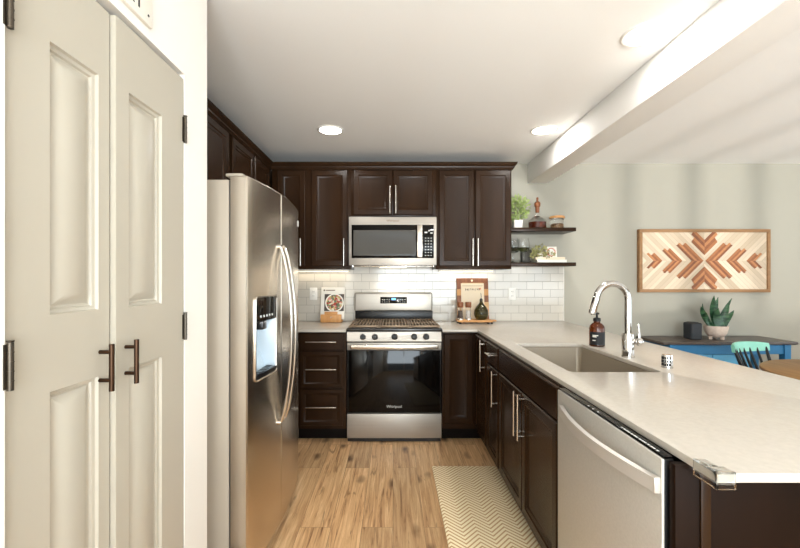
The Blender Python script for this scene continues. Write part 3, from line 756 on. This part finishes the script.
# ------------------------------------------------------------------ outlets
for x0, x1, lab in ((-.80, -.738, 'white wall outlet beside the cookbook'), (1.115, 1.19, 'white wall outlet between cutting board and tile edge')):
    t = thing('wall_outlet', lab, 'outlet', ((x0+x1)/2, D-.009, 1.19), group='outlets on the tile')
    xc = (x0+x1)/2; za, zb = (1.118, 1.236)
    obj('cover_plate', B().box(xc-.036, xc+.036, D-.015, D-.0092, za, zb, .003), 'outlet', t)
    for z in (za+.038, zb-.038):
        s = obj('socket', B().box(xc-.016, xc+.016, D-.017, D-.0152, z-.014, z+.014, .004), 'outlet', t)
        b = B()
        for q in (-.006, .006): b.box(xc+q-.0012, xc+q+.0012, D-.0174, D-.0168, z-.005, z+.006)
        obj('slot', b, 'black_matte', s)

# ------------------------------------------------------------------ cookbook on its stand
t = thing('cookbook_stand', 'small honey wood stand holding the cookbook', 'stand', (-.573, 3.72, CT1))
b = B().box(-.675, -.481, 3.675, 3.70, CT1+.001, CT1+.075, .003).box(-.638, -.518, 3.675, 3.70, CT1+.0752, CT1+.10, .003)
b.box(-.675, -.481, 3.70, 3.80, CT1+.001, CT1+.016, .003)
obj('ledge', b, 'oak', t)
obj('back_rest', B().loft([[Vector((x, y, z)) for y, z in ((3.765, CT1+.016), (3.777, CT1+.016), (3.822, CT1+.20), (3.812, CT1+.20))] for x in (-.613, -.543)]), 'oak', t)
obj('peg', B().cyl((-.577, 3.672, CT1+.05), (-.577, 3.676, CT1+.05), .006, n=12), 'bar', t)
t = thing('cookbook', 'white cookbook with a round salad picture on its cover', 'book', (-.573, 3.74, CT1+.02))
tl = Matrix.Translation((-.573, 3.712, CT1+.030)) @ Matrix.Rotation(R(-13), 4, 'X')
obj('cover', B().box(-.112, .112, 0, .022, 0, .305, .002).xf(tl), 'paper', t)
obj('picture', B().box(-.078, .108, -.0012, .0002, .075, .238).xf(tl), 'dark_top', t)
obj('plate_print', B().cyl((.018, -.0013, .155), (.018, -.0022, .155), .088, n=36).xf(tl), 'paper', t)
obj('salad_print', B().cyl((.018, -.0021, .155), (.018, -.0030, .155), .076, n=36).xf(tl), 'food', t)
obj('title', B().box(-.09, -.075, -.001, 0, .268, .282).box(-.068, .02, -.001, 0, .271, .279).xf(tl), 'ink', t)
obj('page_block', B().box(-.1085, .1095, .003, .019, .3052, .3058).xf(tl), 'cream', t)

# ------------------------------------------------------------------ cutting board, recipe sheet, tray, mills, bottle
tl = Matrix.Translation((.765, 3.755, CT1+.001)) @ Matrix.Rotation(R(-7.5), 4, 'X') @ Matrix.Diagonal((1.0, 1.0, 1.11, 1.0))
t = thing('cutting_board', 'tall striped wooden cutting board leaning on the tile', 'cutting board', (.765, 3.76, CT1))
b = B(); strips = [(-.152, -.112, 0), (-.112, -.10, 2), (-.10, .095, 1), (.095, .11, 2), (.11, .15, 0)]
def rsl(x0, x1, z0, z1, mi): b.box(x0, x1, 0, .016, z0, z1, .0015, 1, mi)
rsl(-.152, .15, .335, .375, 0)
rsl(-.100, .100, 0, .335, 1)
for sx in (-1, 1):
    for k in range(6): rsl(min(sx*.1, sx*.151), max(sx*.1, sx*.151), .056*k, .056*k+.056, (0, 2, 1, 0, 2, 0)[k])
obj('board', b.xf(tl), ['walnut', 'board_light', 'oak'], t)
obj('hanging_hole', B().cyl((-.005, -.0012, .354), (-.005, .0002, .354), .010, n=16).xf(tl), 'cream', t)
t = thing('recipe_sheet', 'cream paper sheet with a written title leaning on the cutting board', 'paper', (.765, 3.75, CT1))
obj('sheet', B().box(-.112, .108, -.0045, -.0025, .001, .330).xf(tl), 'cream', t)
obj('border', B().box(-.100, .096, -.0052, -.0046, .306, .309).xf(tl), 'ink', t)
b = B()
random.seed(3)
for k in range(9):
    x = -.072+.016*k; b.box(x, x+.004, -.0052, -.0046, .262+random.random()*.01, .285+random.random()*.006); b.box(x, x+.011, -.0052, -.0046, .268+random.random()*.01, .272+random.random()*.01)
obj('writing', b.xf(tl), 'ink', t)
obj('tick', B().box(.058, .078, -.0052, -.0046, .282, .287).box(.07, .075, -.0052, -.0046, .272, .292).xf(tl), 'red_print', t)
t = thing('serving_tray', 'small oak footed serving tray under the mills and bottle', 'tray', (.775, 3.61, CT1))
b = B().slab([rrect(.585, .905, 3.555, 3.70, .02)], CT1+.016, CT1+.034, .003); b.box(.895, .945, 3.60, 3.65, CT1+.018, CT1+.032, .004)
obj('plank', b, 'oak', t)
for x in (.61, .865, .895): obj('foot', B().cyl((x, 3.58, CT1), (x, 3.58, CT1+.0165), .011, n=14), 'black_matte', t)
for x in (.61, .88): obj('foot', B().cyl((x, 3.68, CT1), (x, 3.68, CT1+.0165), .011, n=14), 'black_matte', t)
TZ = CT1+.034
for x, fill, lab in ((.617, 'pepper', 'glass pepper mill with brown wooden top on the small tray'), (.690, 'salt', 'glass salt mill with brown wooden top next to the dark bottle')):
    t = thing('pepper_mill' if fill == 'pepper' else 'salt_mill', lab, 'mill', (x, 3.62, TZ))
    obj('filling', B().cyl((x, 3.62, TZ+.012), (x, 3.62, TZ+.085), .016, n=20), fill, t)
    obj('glass_body', B().lathe([(.026, .002), (.027, .008), (.024, .012), (.022, .05), (.024, .108), (.026, .112)], (x, 3.62, TZ), 24), 'clear', t)
    obj('base_ring', B().lathe([(.0285, 0), (.0285, .010), (.0272, .012), (.0272, .004)], (x, 3.62, TZ), 24, (True, False)), 'bar', t)
    obj('wooden_top', B().lathe([(.026, .1125), (.028, .118), (.028, .150), (.026, .160), (.02, .162), (0, .162)], (x, 3.62, TZ), 24), 'walnut', t)
t = thing('oil_bottle', 'round dark olive oil bottle with pour spout on the small tray', 'bottle', (.808, 3.62, TZ))
obj('glass', B().lathe([(.034, 0), (.048, .006), (.062, .032), (.066, .058), (.061, .090), (.046, .118), (.024, .142), (.014, .160), (.013, .172), (.015, .174), (.015, .178)], (.808, 3.62, TZ), 32), 'olive', t)
b = B()
for k in range(6):
    for j in range(3):
        a = R(-135+17*k+(8 if j % 2 else 0)); rr = (.059, .062, .057)[j]
        b.lathe([(.0001, -.012), (.008, 0), (.0001, .012)], (.808+rr*cos(a), 3.62+rr*sin(a), TZ+.04+.026*j), 8)
obj('pattern', b, 'olive', t)
obj('stopper', B().lathe([(.014, .1785), (.014, .186), (.008, .192), (.006, .196)], (.808, 3.62, TZ), 20), 'black', t)
obj('spout', B().tube([(.808, 3.62, TZ+.194), (.808, 3.62, TZ+.215), (.804, 3.61, TZ+.235), (.800, 3.604, TZ+.24)], [.004, .0035, .003, .003], 10), 'bar', t)

# ------------------------------------------------------------------ faucet, soap, air gap
fx, fy = 1.223, 2.056
t = thing('faucet', 'tall chrome gooseneck faucet with side lever behind the sink', 'faucet', (fx, fy, CT1))
obj('base', B().lathe([(.031, 0), (.031, .004), (.0285, .006), (.0285, .118), (.0265, .124), (.017, .126)], (fx, fy, CT1), 32), 'chrome', t)
r = .087; pts = [(fx, fy, CT1+.12), (fx, fy, CT1+.295)]
dx, dy = -1.0, -.10; L_ = math.hypot(dx, dy); dx /= L_; dy /= L_
for i in range(1, 17):
    a = pi*i/16*.93; pts.append((fx+dx*r*(1-cos(a)), fy+dy*r*(1-cos(a)), CT1+.295+r*sin(a)))
obj('neck', B().tube(pts, .0165, 20), 'chrome', t)
p = Vector(pts[-1]); q = (p-Vector(pts[-2])).normalized()
obj('spray_head', B().tube([p, p+q*.004, p+q*.006, p+q*.085, p+q*.092], [.0165, .0165, .0185, .0195, .0175], 20), 'chrome', t)
b = B().tube([(fx+.024, fy-.01, CT1+.082), (fx+.036, fy-.020, CT1+.082)], [.014, .016], 18)
b.lathe([(.0001, -.021), (.012, -.018), (.019, -.009), (.021, 0), (.019, .009), (.012, .018), (.0001, .021)], (fx+.044, fy-.026, CT1+.082), 20)
lv = obj('valve', b, 'chrome', t)
obj('lever', B().tube([(fx+.044, fy-.026, CT1+.098), (fx+.041, fy-.026, CT1+.135), (fx+.036, fy-.026, CT1+.175)], [.006, .0055, .005], 12), 'chrome', lv)
sx, sy = 1.236, 2.394
t = thing('soap_bottle', 'amber glass soap bottle with black pump beside the faucet', 'soap dispenser', (sx, sy, CT1))
obj('glass', B().lathe([(.038, 0), (.043, .004), (.043, .108), (.040, .122), (.028, .136), (.018, .142), (.018, .150)], (sx, sy, CT1), 36), 'amber', t)
b = B(); rings = []
for z in (.012, .088): rings.append([Vector((sx+.0436*cos(R(a)), sy+.0436*sin(R(a)), CT1+z)) for a in range(-175, 20, 13)])
b.loft(rings, (False, False), closed=False)
lb = obj('label', b, 'label_black', t)
b = B()
for z, a0, a1 in ((.066, -150, -105), (.058, -150, -118), (.036, -150, -125)):
    b.loft([[Vector((sx+.0442*cos(R(a)), sy+.0442*sin(R(a)), CT1+z+q)) for a in range(a0, a1, 6)] for q in (0, .005)], (False, False), closed=False)
obj('print', b, 'paper', lb)
obj('pump', B().lathe([(.021, .1505), (.021, .168), (.016, .171), (.006, .172), (.006, .190), (.013, .192), (.014, .200), (.006, .204), (0, .204)], (sx, sy, CT1), 24).tube([(sx, sy, CT1+.198), (sx-.032, sy-.01, CT1+.198), (sx-.04, sy-.013, CT1+.191)], [.006, .0055, .004], 10), 'black_matte', t)
ax, ay = 1.257, 1.812
t = thing('air_gap', 'small chrome air gap cap on the counter near the sink corner', 'air gap', (ax, ay, CT1))
obj('cap', B().lathe([(.024, 0), (.024, .003), (.022, .004), (.022, .055), (.020, .060), (0, .061)], (ax, ay, CT1), 28), 'chrome', t)
b = B()
for k in range(5):
    for j in range(3):
        a = R(-185+22*k); b.box(-.003, .003, -.0008, .0008, -.006, .006); b.bm.verts.ensure_lookup_table()
        vs = b.bm.verts[-8:]; m_ = Matrix.Translation((ax+.0225*cos(a), ay+.0225*sin(a), CT1+.016+.015*j)) @ Matrix.Rotation(a+pi/2, 4, 'Z')
        for v in vs: v.co = m_ @ v.co
obj('vent_slots', b, 'black_matte', t)

# ------------------------------------------------------------------ floating shelves and what stands on them
SHL = []
for z0, lab in ((1.752, 'upper dark floating shelf with plant and decanter'), (1.437, 'lower dark floating shelf with wine glasses')):
    SHL.append(single('floating_shelf', B().box(1.053, 1.652, 3.56, D-.001, z0, z0+.033, .003), 'espresso', lab, 'shelf', (1.35, 3.7, z0), group='floating shelves'))
U = 1.7855; LW = 1.4705
def leafcloud(b, c, rad, n, size, seed, squash=1.0):
    rnd = random.Random(seed)
    for _ in range(n):
        while True:
            q = Vector((rnd.uniform(-1, 1), rnd.uniform(-1, 1), rnd.uniform(-1, 1)))
            if q.length < 1: break
        p = Vector(c)+Vector((q.x*rad[0], q.y*rad[1], q.z*rad[2]))
        d = Vector((q.x, q.y, q.z*.6+rnd.uniform(-.2, .6))).normalized(); s_ = size*rnd.uniform(.7, 1.3)
        w = d.cross(Vector((rnd.uniform(-1, 1), rnd.uniform(-1, 1), rnd.uniform(-1, 1)))).normalized()*s_*.3
        up = d.cross(w).normalized()*s_*.08
        vs = [b.bm.verts.new(x) for x in (p, p+d*s_*.5+w+up, p+d*s_, p+d*s_*.5-w+up)]
        b.bm.faces.new(vs)
def stems(b, base, c, rad, n, r, seed):
    rnd = random.Random(seed)
    for _ in range(n):
        a = rnd.uniform(0, 2*pi); k = rnd.uniform(.3, .9)
        e = Vector(c)+Vector((rad[0]*k*cos(a), rad[1]*k*sin(a), rad[2]*rnd.uniform(-.2, .6)))
        b.tube([Vector(base)+Vector((cos(a)*.01, sin(a)*.01, 0)), (Vector(base)+e)/2+Vector((0, 0, .01)), e], [r, r*.8, r*.5], 6)
px, py = 1.157, 3.68
t = thing('potted_plant', 'leafy green plant in a square white pot on the upper shelf', 'plant', (px, py, U))
obj('pot', B().loft([[Vector((px+x, py+y, U+z)) for x, y in rrect(-h, h, -h, h, .008)] for h, z in ((.037, 0), (.042, .078), (.038, .078), (.037, .066))]), 'white_pot', t)
b = B(); leafcloud(b, (px+.012, py, U+.19), (.085, .085, .11), 270, .036, 11); stems(b, (px, py, U+.066), (px, py, U+.18), (.07, .07, .10), 14, .0018, 4)
obj('foliage', b, 'leaf', t, recalc=False)
px, py = 1.345, 3.68
t = thing('decanter', 'glass decanter with brown stopper half full of amber liquor on the upper shelf', 'decanter', (px, py, U))
obj('glass', B().lathe([(.074, 0), (.079, .004), (.079, .072), (.072, .085), (.040, .105), (.020, .118), (.016, .14), (.018, .155)], (px, py, U), 36), 'clear', t)
obj('liquor', B().lathe([(.072, .006), (.076, .010), (.076, .062), (0, .062)], (px, py, U), 36), 'liquor', t)
obj('stopper', B().lathe([(.013, .150), (.018, .158), (.019, .205), (.027, .212), (.028, .240), (.022, .250), (.010, .256), (.009, .278), (.011, .285), (.008, .294), (0, .295)], (px, py, U), 24), 'walnut', t)
px, py = 1.520, 3.66
t = thing('jar', 'round glass jar of nuts with wooden lid at the shelf end', 'jar', (px, py, U))
obj('glass', B().lathe([(.052, 0), (.057, .005), (.057, .088), (.054, .092)], (px, py, U), 32), 'clear', t)
obj('nuts', B().lathe([(.050, .005), (.054, .010), (.053, .034), (.035, .046), (0, .042)], (px, py, U), 24), 'nuts', t)
obj('lid', B().lathe([(.055, .0925), (.066, .094), (.068, .100), (.066, .112), (.058, .116), (0, .117)], (px, py, U), 32), 'oak', t)
# wine glasses: one built, two copied
def wine(x, y, lab):
    t = thing('wine_glass', lab, 'wine glass', (x, y, LW), group='wine glasses on the lower shelf')
    obj('bowl', B().lathe([(.006, .095), (.03, .100), (.047, .115), (.053, .140), (.050, .180), (.043, .222), (.0418, .222), (.0488, .180), (.0515, .140), (.0455, .117), (.029, .103), (.004, .099)], (x, y, LW), 32, (False, False)), 'clear', t)
    obj('tinted_base', B().lathe([(.028, .104), (.0445, .118), (.0505, .138), (0, .138)], (x, y, LW), 28), 'wine', t)
    obj('stem', B().lathe([(.034, 0), (.033, .003), (.008, .008), (.0045, .02), (.0045, .08), (.007, .094)], (x, y, LW), 24), 'clear', t)
    return t
w0 = wine(1.205, 3.64, 'wine glass standing alone in front on the lower shelf')
def dup(t, loc, lab):
    r = t.copy(); COL.objects.link(r); r.location = loc; r['label'] = lab
    for ch in list(t.children):
        c = ch.copy(); COL.objects.link(c); c.parent = r
    return r
dup(w0, (1.098, 3.62, LW), 'wine glass half hidden by the wall cabinet edge')
dup(w0, (1.150, 3.755, LW), 'wine glass at the back by the tile wall on the lower shelf')
single('grey_block', B().box(1.235, 1.395, 3.775, 3.828, LW, LW+.130, .006), 'dark_grey_block', 'dark grey rectangular tin behind the trailing plant', 'block', (1.31, 3.8, LW))  # plain dark grey block at the back of the lower shelf
for z0, z1, x0, x1, m_, lab in ((0, .026, 1.315, 1.585, 'paper', 'white book lying flat under the tan book'), (.0265, .049, 1.30, 1.570, 'cream', 'tan book lying on the white book')):
    t = thing('book', lab, 'book', ((x0+x1)/2, 3.69, LW+z0), group='books on the lower shelf')
    obj('cover', B().box(x0, x1, 3.60, 3.606, LW+z0, LW+z1, .001).box(x0, x1, 3.606, 3.77, LW+z0, LW+z0+.002).box(x0, x1, 3.606, 3.77, LW+z1-.002, LW+z1), m_, t)
    obj('page_block', B().box(x0+.004, x1-.004, 3.606, 3.766, LW+z0+.0022, LW+z1-.0022), 'paper', t)
tl = Matrix.Translation((1.485, 3.70, LW+.050)) @ Matrix.Rotation(R(-7), 4, 'X')
t = thing('greeting_card', 'white card with an orange wreath standing on the books', 'card', (1.485, 3.70, LW+.05))
obj('card', B().box(-.052, .052, 0, .004, 0, .105, .001).xf(tl), 'paper', t)
b = B()
for k in range(26):
    a = 2*pi*k/26; b.lathe([(.0001, -.004), (.0075+.002*(k % 3), 0), (.0001, .004)], (.036*cos(a), 0, .036*sin(a)), 7)
b.xf(tl @ Matrix.Translation((0, -.001, .052)) @ Matrix.Scale(.25, 4, (0, 1, 0)))
obj('wreath_print', b, 'red_print', t)
px, py = 1.365, 3.665
t = thing('trailing_plant', 'small pale green trailing plant beside the wreath card', 'plant', (px, py, LW+.049))
obj('pot', B().lathe([(.022, 0), (.030, .045), (.027, .045), (.025, .038)], (px, py, LW+.0492), 20), 'white_pot', t)
b = B(); leafcloud(b, (px, py, LW+.11), (.06, .045, .05), 100, .03, 21); leafcloud(b, (px-.06, py-.03, LW+.075), (.045, .03, .03), 50, .028, 22); leafcloud(b, (px+.05, py-.06, LW+.07), (.05, .025, .02), 34, .028, 23)
stems(b, (px, py, LW+.09), (px, py, LW+.1), (.08, .05, .05), 10, .0014, 5)
obj('foliage', b, 'leaf_dry', t, recalc=False)

# ------------------------------------------------------------------ dining side: wall art
AX0, AX1, AZ0, AZ1 = 2.366, 3.626, 1.192, 1.799; AY = D-.045
ac = Vector(((AX0+AX1)/2, AY, (AZ0+AZ1)/2)); aw = (AX1-AX0)/2; ah = (AZ1-AZ0)/2
t = thing('wall_art', 'wide framed wooden wall art with orange brown chevrons on pale planks', 'wall art', ac)
OFF[t.name] = Vector((0, 0, 0))
fw = .03
b = B().box(-aw, aw, 0, .043, ah-fw, ah, .003).box(-aw, aw, 0, .043, -ah, -ah+fw, .003).box(-aw, -aw+fw, 0, .043, -ah+fw, ah-fw, .003).box(aw-fw, aw, 0, .043, -ah+fw, ah-fw, .003)
obj('frame', b, 'art_frame', t)
obj('plank_panel', B().box(-aw+fw, aw-fw, .012, .04, -ah+fw, ah-fw), 'art_planks', t)
K = (AX1-AX0)/630.0       # photo crop units to metres
def chevron(tip, half, th, axis, sgn, bars=4, stag=26):
    """nested bars of a chevron: tip on the axis, arms opening away at 45 degrees"""
    b = B()
    for k in range(bars):
        a0 = tip+th*k/bars; a1 = tip+th*(k+1)/bars
        ext = half-(7 if k % 2 else 0); wd = a1-a0
        for s2 in (-1, 1):
            quad = [(a0, 0), (a1, 0), (a1+ext-wd*.35, s2*(ext-wd*.35)), (a0+ext, s2*ext)]
            pts = [(sgn*p*K, q*K) if axis == 'x' else (q*K, sgn*p*K) for p, q in quad]
            b.prism(pts, .008, .0125, mi=(k+(0 if s2 > 0 else 1)) % 4)
    return obj('inlay', b, ['inlay0', 'inlay1', 'inlay2', 'inlay3'], t)
for sg in (-1, 1):
    chevron(5, 86, 56, 'x', sg); chevron(106, 60, 48, 'x', sg); chevron(203, 38, 42, 'x', sg, 3, 18)
    chevron(28, 62, 72, 'z', sg, 4, 14)

# ------------------------------------------------------------------ console table, plant, speaker
TT = .772
t = thing('console_table', 'blue console table with dark top against the wall under the art', 'table', (2.95, 3.62, 0))
obj('table_top', B().loft([[Vector((x, y, z)) for x, y in rrect(2.345+i, 3.535-i, 3.435+i, D-.012-i*.3, .012, 3)] for i, z in ((.012, TT-.028), (.002, TT-.022), (0, TT-.012), (.004, TT-.002), (.010, TT))]), 'dark_top', t)
AT = TT-.0285
b = B().box(2.44, 3.475, 3.475, 3.497, AT-.085, AT).box(2.44, 3.475, 3.78, 3.80, AT-.085, AT).box(2.44, 2.46, 3.497, 3.78, AT-.085, AT).box(3.455, 3.475, 3.497, 3.78, AT-.085, AT)
obj('apron', b, 'blue', t)
for x in (2.425, 3.435):
    for y in (3.462, 3.765): obj('leg', B().loft([[Vector((x+i, y+i, z)), Vector((x+.055-i, y+i, z)), Vector((x+.055-i, y+.055-i, z)), Vector((x+i, y+.055-i, z))] for i, z in ((.010, 0), (0, AT-.09), (0, AT))]), 'blue', t)
ch = obj('drawer_case', B().box(2.481, 3.165, 3.50, 3.76, .30, AT-.086, .002), 'blue', t)
d = obj('drawer', B().panel(2.49, 2.82, .46, AT-.092, 3.486, .014, [(.02, 0)], .003), 'light_blue', t)
obj('knob', B().lathe([(.005, 0), (.012, .012), (0, .018)], n=12).xf(Matrix.Translation((2.655, 3.486, .56)) @ Matrix.Rotation(R(90), 4, 'X')), 'bar', d)
d = obj('drawer', B().panel(2.826, 3.156, .46, AT-.092, 3.486, .014, [(.02, 0)], .003), 'light_blue', t)
obj('knob', B().lathe([(.005, 0), (.012, .012), (0, .018)], n=12).xf(Matrix.Translation((2.99, 3.486, .56)) @ Matrix.Rotation(R(90), 4, 'X')), 'bar', d)
px, py = 2.944, 3.60
t = thing('snake_plant', 'dark green snake plant in a beige footed bowl on the console table', 'plant', (px, py, TT))
b = B().lathe([(.040, .020), (.060, .028), (.080, .058), (.090, .100), (.092, .124), (.085, .124), (.083, .108), (0, .106)], (px, py, TT), 36)
obj('pot', b, 'speckle_pot', t)
for k in range(3):
    a = R(-90+120*k+25); obj('foot', B().lathe([(.013, 0), (.016, .012), (.015, .028)], (px+.048*cos(a), py+.048*sin(a), TT), 14), 'speckle_pot', t)
def blade(base, tip, w, bend, seed):
    rnd = random.Random(seed); p0 = Vector(base); p1 = Vector(tip); b = B(); n = 9; rings = []
    d = p1-p0; side = Vector((cos(bend), sin(bend), 0)); nrm = d.cross(side).normalized()
    for i in range(n+1):
        s = i/n; c = p0+d*s+nrm*.02*sin(pi*s)
        ww = w*(.55+.9*s-1.45*s**3) if s < 1 else .0008
        ww = max(ww, .0008)
        rings.append([c-side*ww, c-side*ww*.4+nrm*.004-nrm*.006*.3, c+side*ww*.4+nrm*.004-nrm*.002, c+side*ww, c+side*ww*.4-nrm*.003, c-side*ww*.4-nrm*.003])
    b.loft(rings); return b
bl = [((-.015, -.02), (-.05, .27), .042, 0), ((.02, .0), (.015, .22), .042, .3), ((.03, -.02), (.085, .215), .038, -.3), ((-.03, .01), (-.10, .20), .036, .5), ((.0, -.04), (-.03, .17), .048, .1),
      ((.05, .01), (.17, .245), .040, .2), ((-.05, -.01), (-.16, .18), .036, -.2), ((.035, -.04), (.07, .16), .044, .2), ((-.045, -.02), (-.12, .13), .034, .2), ((.01, .03), (.06, .255), .036, 0), ((.05, -.02), (.13, .15), .036, -.2)]
for k, (bs, tp, w, bd) in enumerate(bl):
    obj('leaf', blade((px+bs[0], py+bs[1], TT+.100), (px+tp[0], py+bs[1]+(.02 if k % 2 else -.02), TT+.106+tp[1]*1.08), w, bd, k), 'snake', t, smooth=60)
t = thing('speaker', 'charcoal cube speaker standing beside the plant bowl on the console table', 'speaker', (2.745, 3.62, TT))
obj('body', B().loft([[Vector((x, y, TT+z)) for x, y in rrect(2.69+i, 2.80-i, 3.56+i, 3.68-i, .03, 6)] for i, z in ((.006, 0), (0, .006), (0, .142), (.006, .150), (.016, .153))]), 'speaker', t)
obj('top_plate', B().slab([rrect(2.71, 2.78, 3.58, 3.66, .02, 5)], TT+.1532, TT+.1552, .0005), 'black_matte', t)
obj('cord', B().tube([(2.802, 3.64, TT+.02), (2.825, 3.66, TT+.008), (2.88, 3.70, TT+.004), (2.90, 3.78, TT+.004)], .003, 8), 'black_matte', t)

# ------------------------------------------------------------------ round table and teal chair
t = thing('dining_table', 'round honey oak dining table at the edge of the room', 'table', (2.853, 2.27, 0))
obj('table_top', B().lathe([(.52, .722), (.545, .726), (.55, .735), (.547, .746), (.540, .75), (0, .75)], (2.853, 2.27, 0), 64), 'table_wood', t)
obj('pedestal', B().lathe([(.06, .10), (.075, .14), (.05, .22), (.045, .45), (.065, .62), (.10, .70), (.16, .722)], (2.853, 2.27, 0), 32), 'table_wood', t)
for k in range(4):
    a = pi/2*k+.6
    obj('foot', B().tube([(2.853+.04*cos(a), 2.27+.04*sin(a), .16), (2.853+.2*cos(a), 2.27+.2*sin(a), .10), (2.853+.36*cos(a), 2.27+.36*sin(a), .028)], [.04, .034, .026], 12), 'table_wood', t)
# chair built facing -y about its own origin, then turned
ca = R(16)
t = thing('dining_chair', 'teal and black spindle back chair pushed in behind the round table', 'chair', (0, 0, 0), 0.0)
obj('seat', B().loft([[Vector((x*s, y*s, z)) for x, y in rrect(-.21, .21, -.20, .20, .09, 6)] for s, z in ((.93, .432), (1, .440), (1, .455), (.97, .462))]), 'chair_black', t)
for sx_ in (-1, 1):
    for sy_ in (-1, 1):
        obj('leg', B().tube([(sx_*.15, sy_*.14, .435), (sx_*.175, sy_*.165, .22), (sx_*.195, sy_*.19, 0)], [.015, .020, .012], 12), 'chair_black', t)
for sx_ in (-1, 1): obj('stretcher', B().tube([(sx_*.178, -.168, .19), (sx_*.178, .168, .19)], .010, 10), 'chair_black', t)
obj('stretcher', B().tube([(-.178, 0, .19), (.178, 0, .19)], .010, 10), 'chair_black', t)
def crest(s): return Vector((.188*s, .285-.06*s*s, .790))
for k in range(7):
    s = -1+k/3; tp = crest(s*.92); bt = Vector((s*.135, .165-.03*s*s, .455))
    obj('spindle', B().tube([bt, bt.lerp(tp, .5)+Vector((0, -.006, 0)), tp], [.010, .0125, .009] if abs(s) > .9 else [.008, .010, .007], 10), 'chair_black', t)
b = B(); rings = []
for i in range(15):
    s = -1+i/7; c = crest(s); hh = .038-.010*abs(s)**3
    rings.append([c+Vector((0, -.012, -hh)), c+Vector((0, .012, -hh)), c+Vector((0, .020, hh*.6)), c+Vector((0, .014, hh)), c+Vector((0, -.002, hh)), c+Vector((0, -.008, hh*.6))])
b.loft(rings)
obj('crest_rail', b, 'teal', t)
t.location = (2.825, 2.83, 0); t.rotation_euler = (0, 0, ca)

# ------------------------------------------------------------------ floor mat
single('kitchen_mat', B().box(.272, .722, 1.5, 2.767, .001, .011, .004), 'mat', 'cream kitchen mat with brown chevron lines in front of the sink cabinet', 'mat', (.5, 2.1, .001))

# ------------------------------------------------------------------ recessed ceiling lamps
for x, y, lab in ((-.47, 2.969, 'recessed ceiling light over the aisle in front of the refrigerator'), (1.135, 2.969, 'recessed ceiling light close to the beam near the shelves'), (1.152, 1.806, 'recessed ceiling light close to the beam above the sink'),
                 (-.1, -.7, 'unseen recessed light added behind the camera as fill')):  # last lamp is unseen, added to brighten the room
    t = thing('ceiling_light', lab, 'ceiling light', (x, y, H), group='recessed ceiling lights')
    obj('trim_ring', B().lathe([(.100, -.0002), (.100, -.003), (.094, -.007), (.084, -.006), (.080, -.001)], (x, y, H), 40, (False, False)), 'white_trim', t)
    obj('lens', B().lathe([(.082, -.003), (0, -.003)], (x, y, H), 40, (False, True)), 'lens', t)
    l = bpy.data.lights.new('can_lamp', 'AREA'); l.shape = 'DISK'; l.size = .15; l.energy = CAN_W; l.color = WARM; l.spread = R(180)
    o = bpy.data.objects.new('can_lamp', l); COL.objects.link(o); o.parent = t; o.location = (0, 0, -.009)
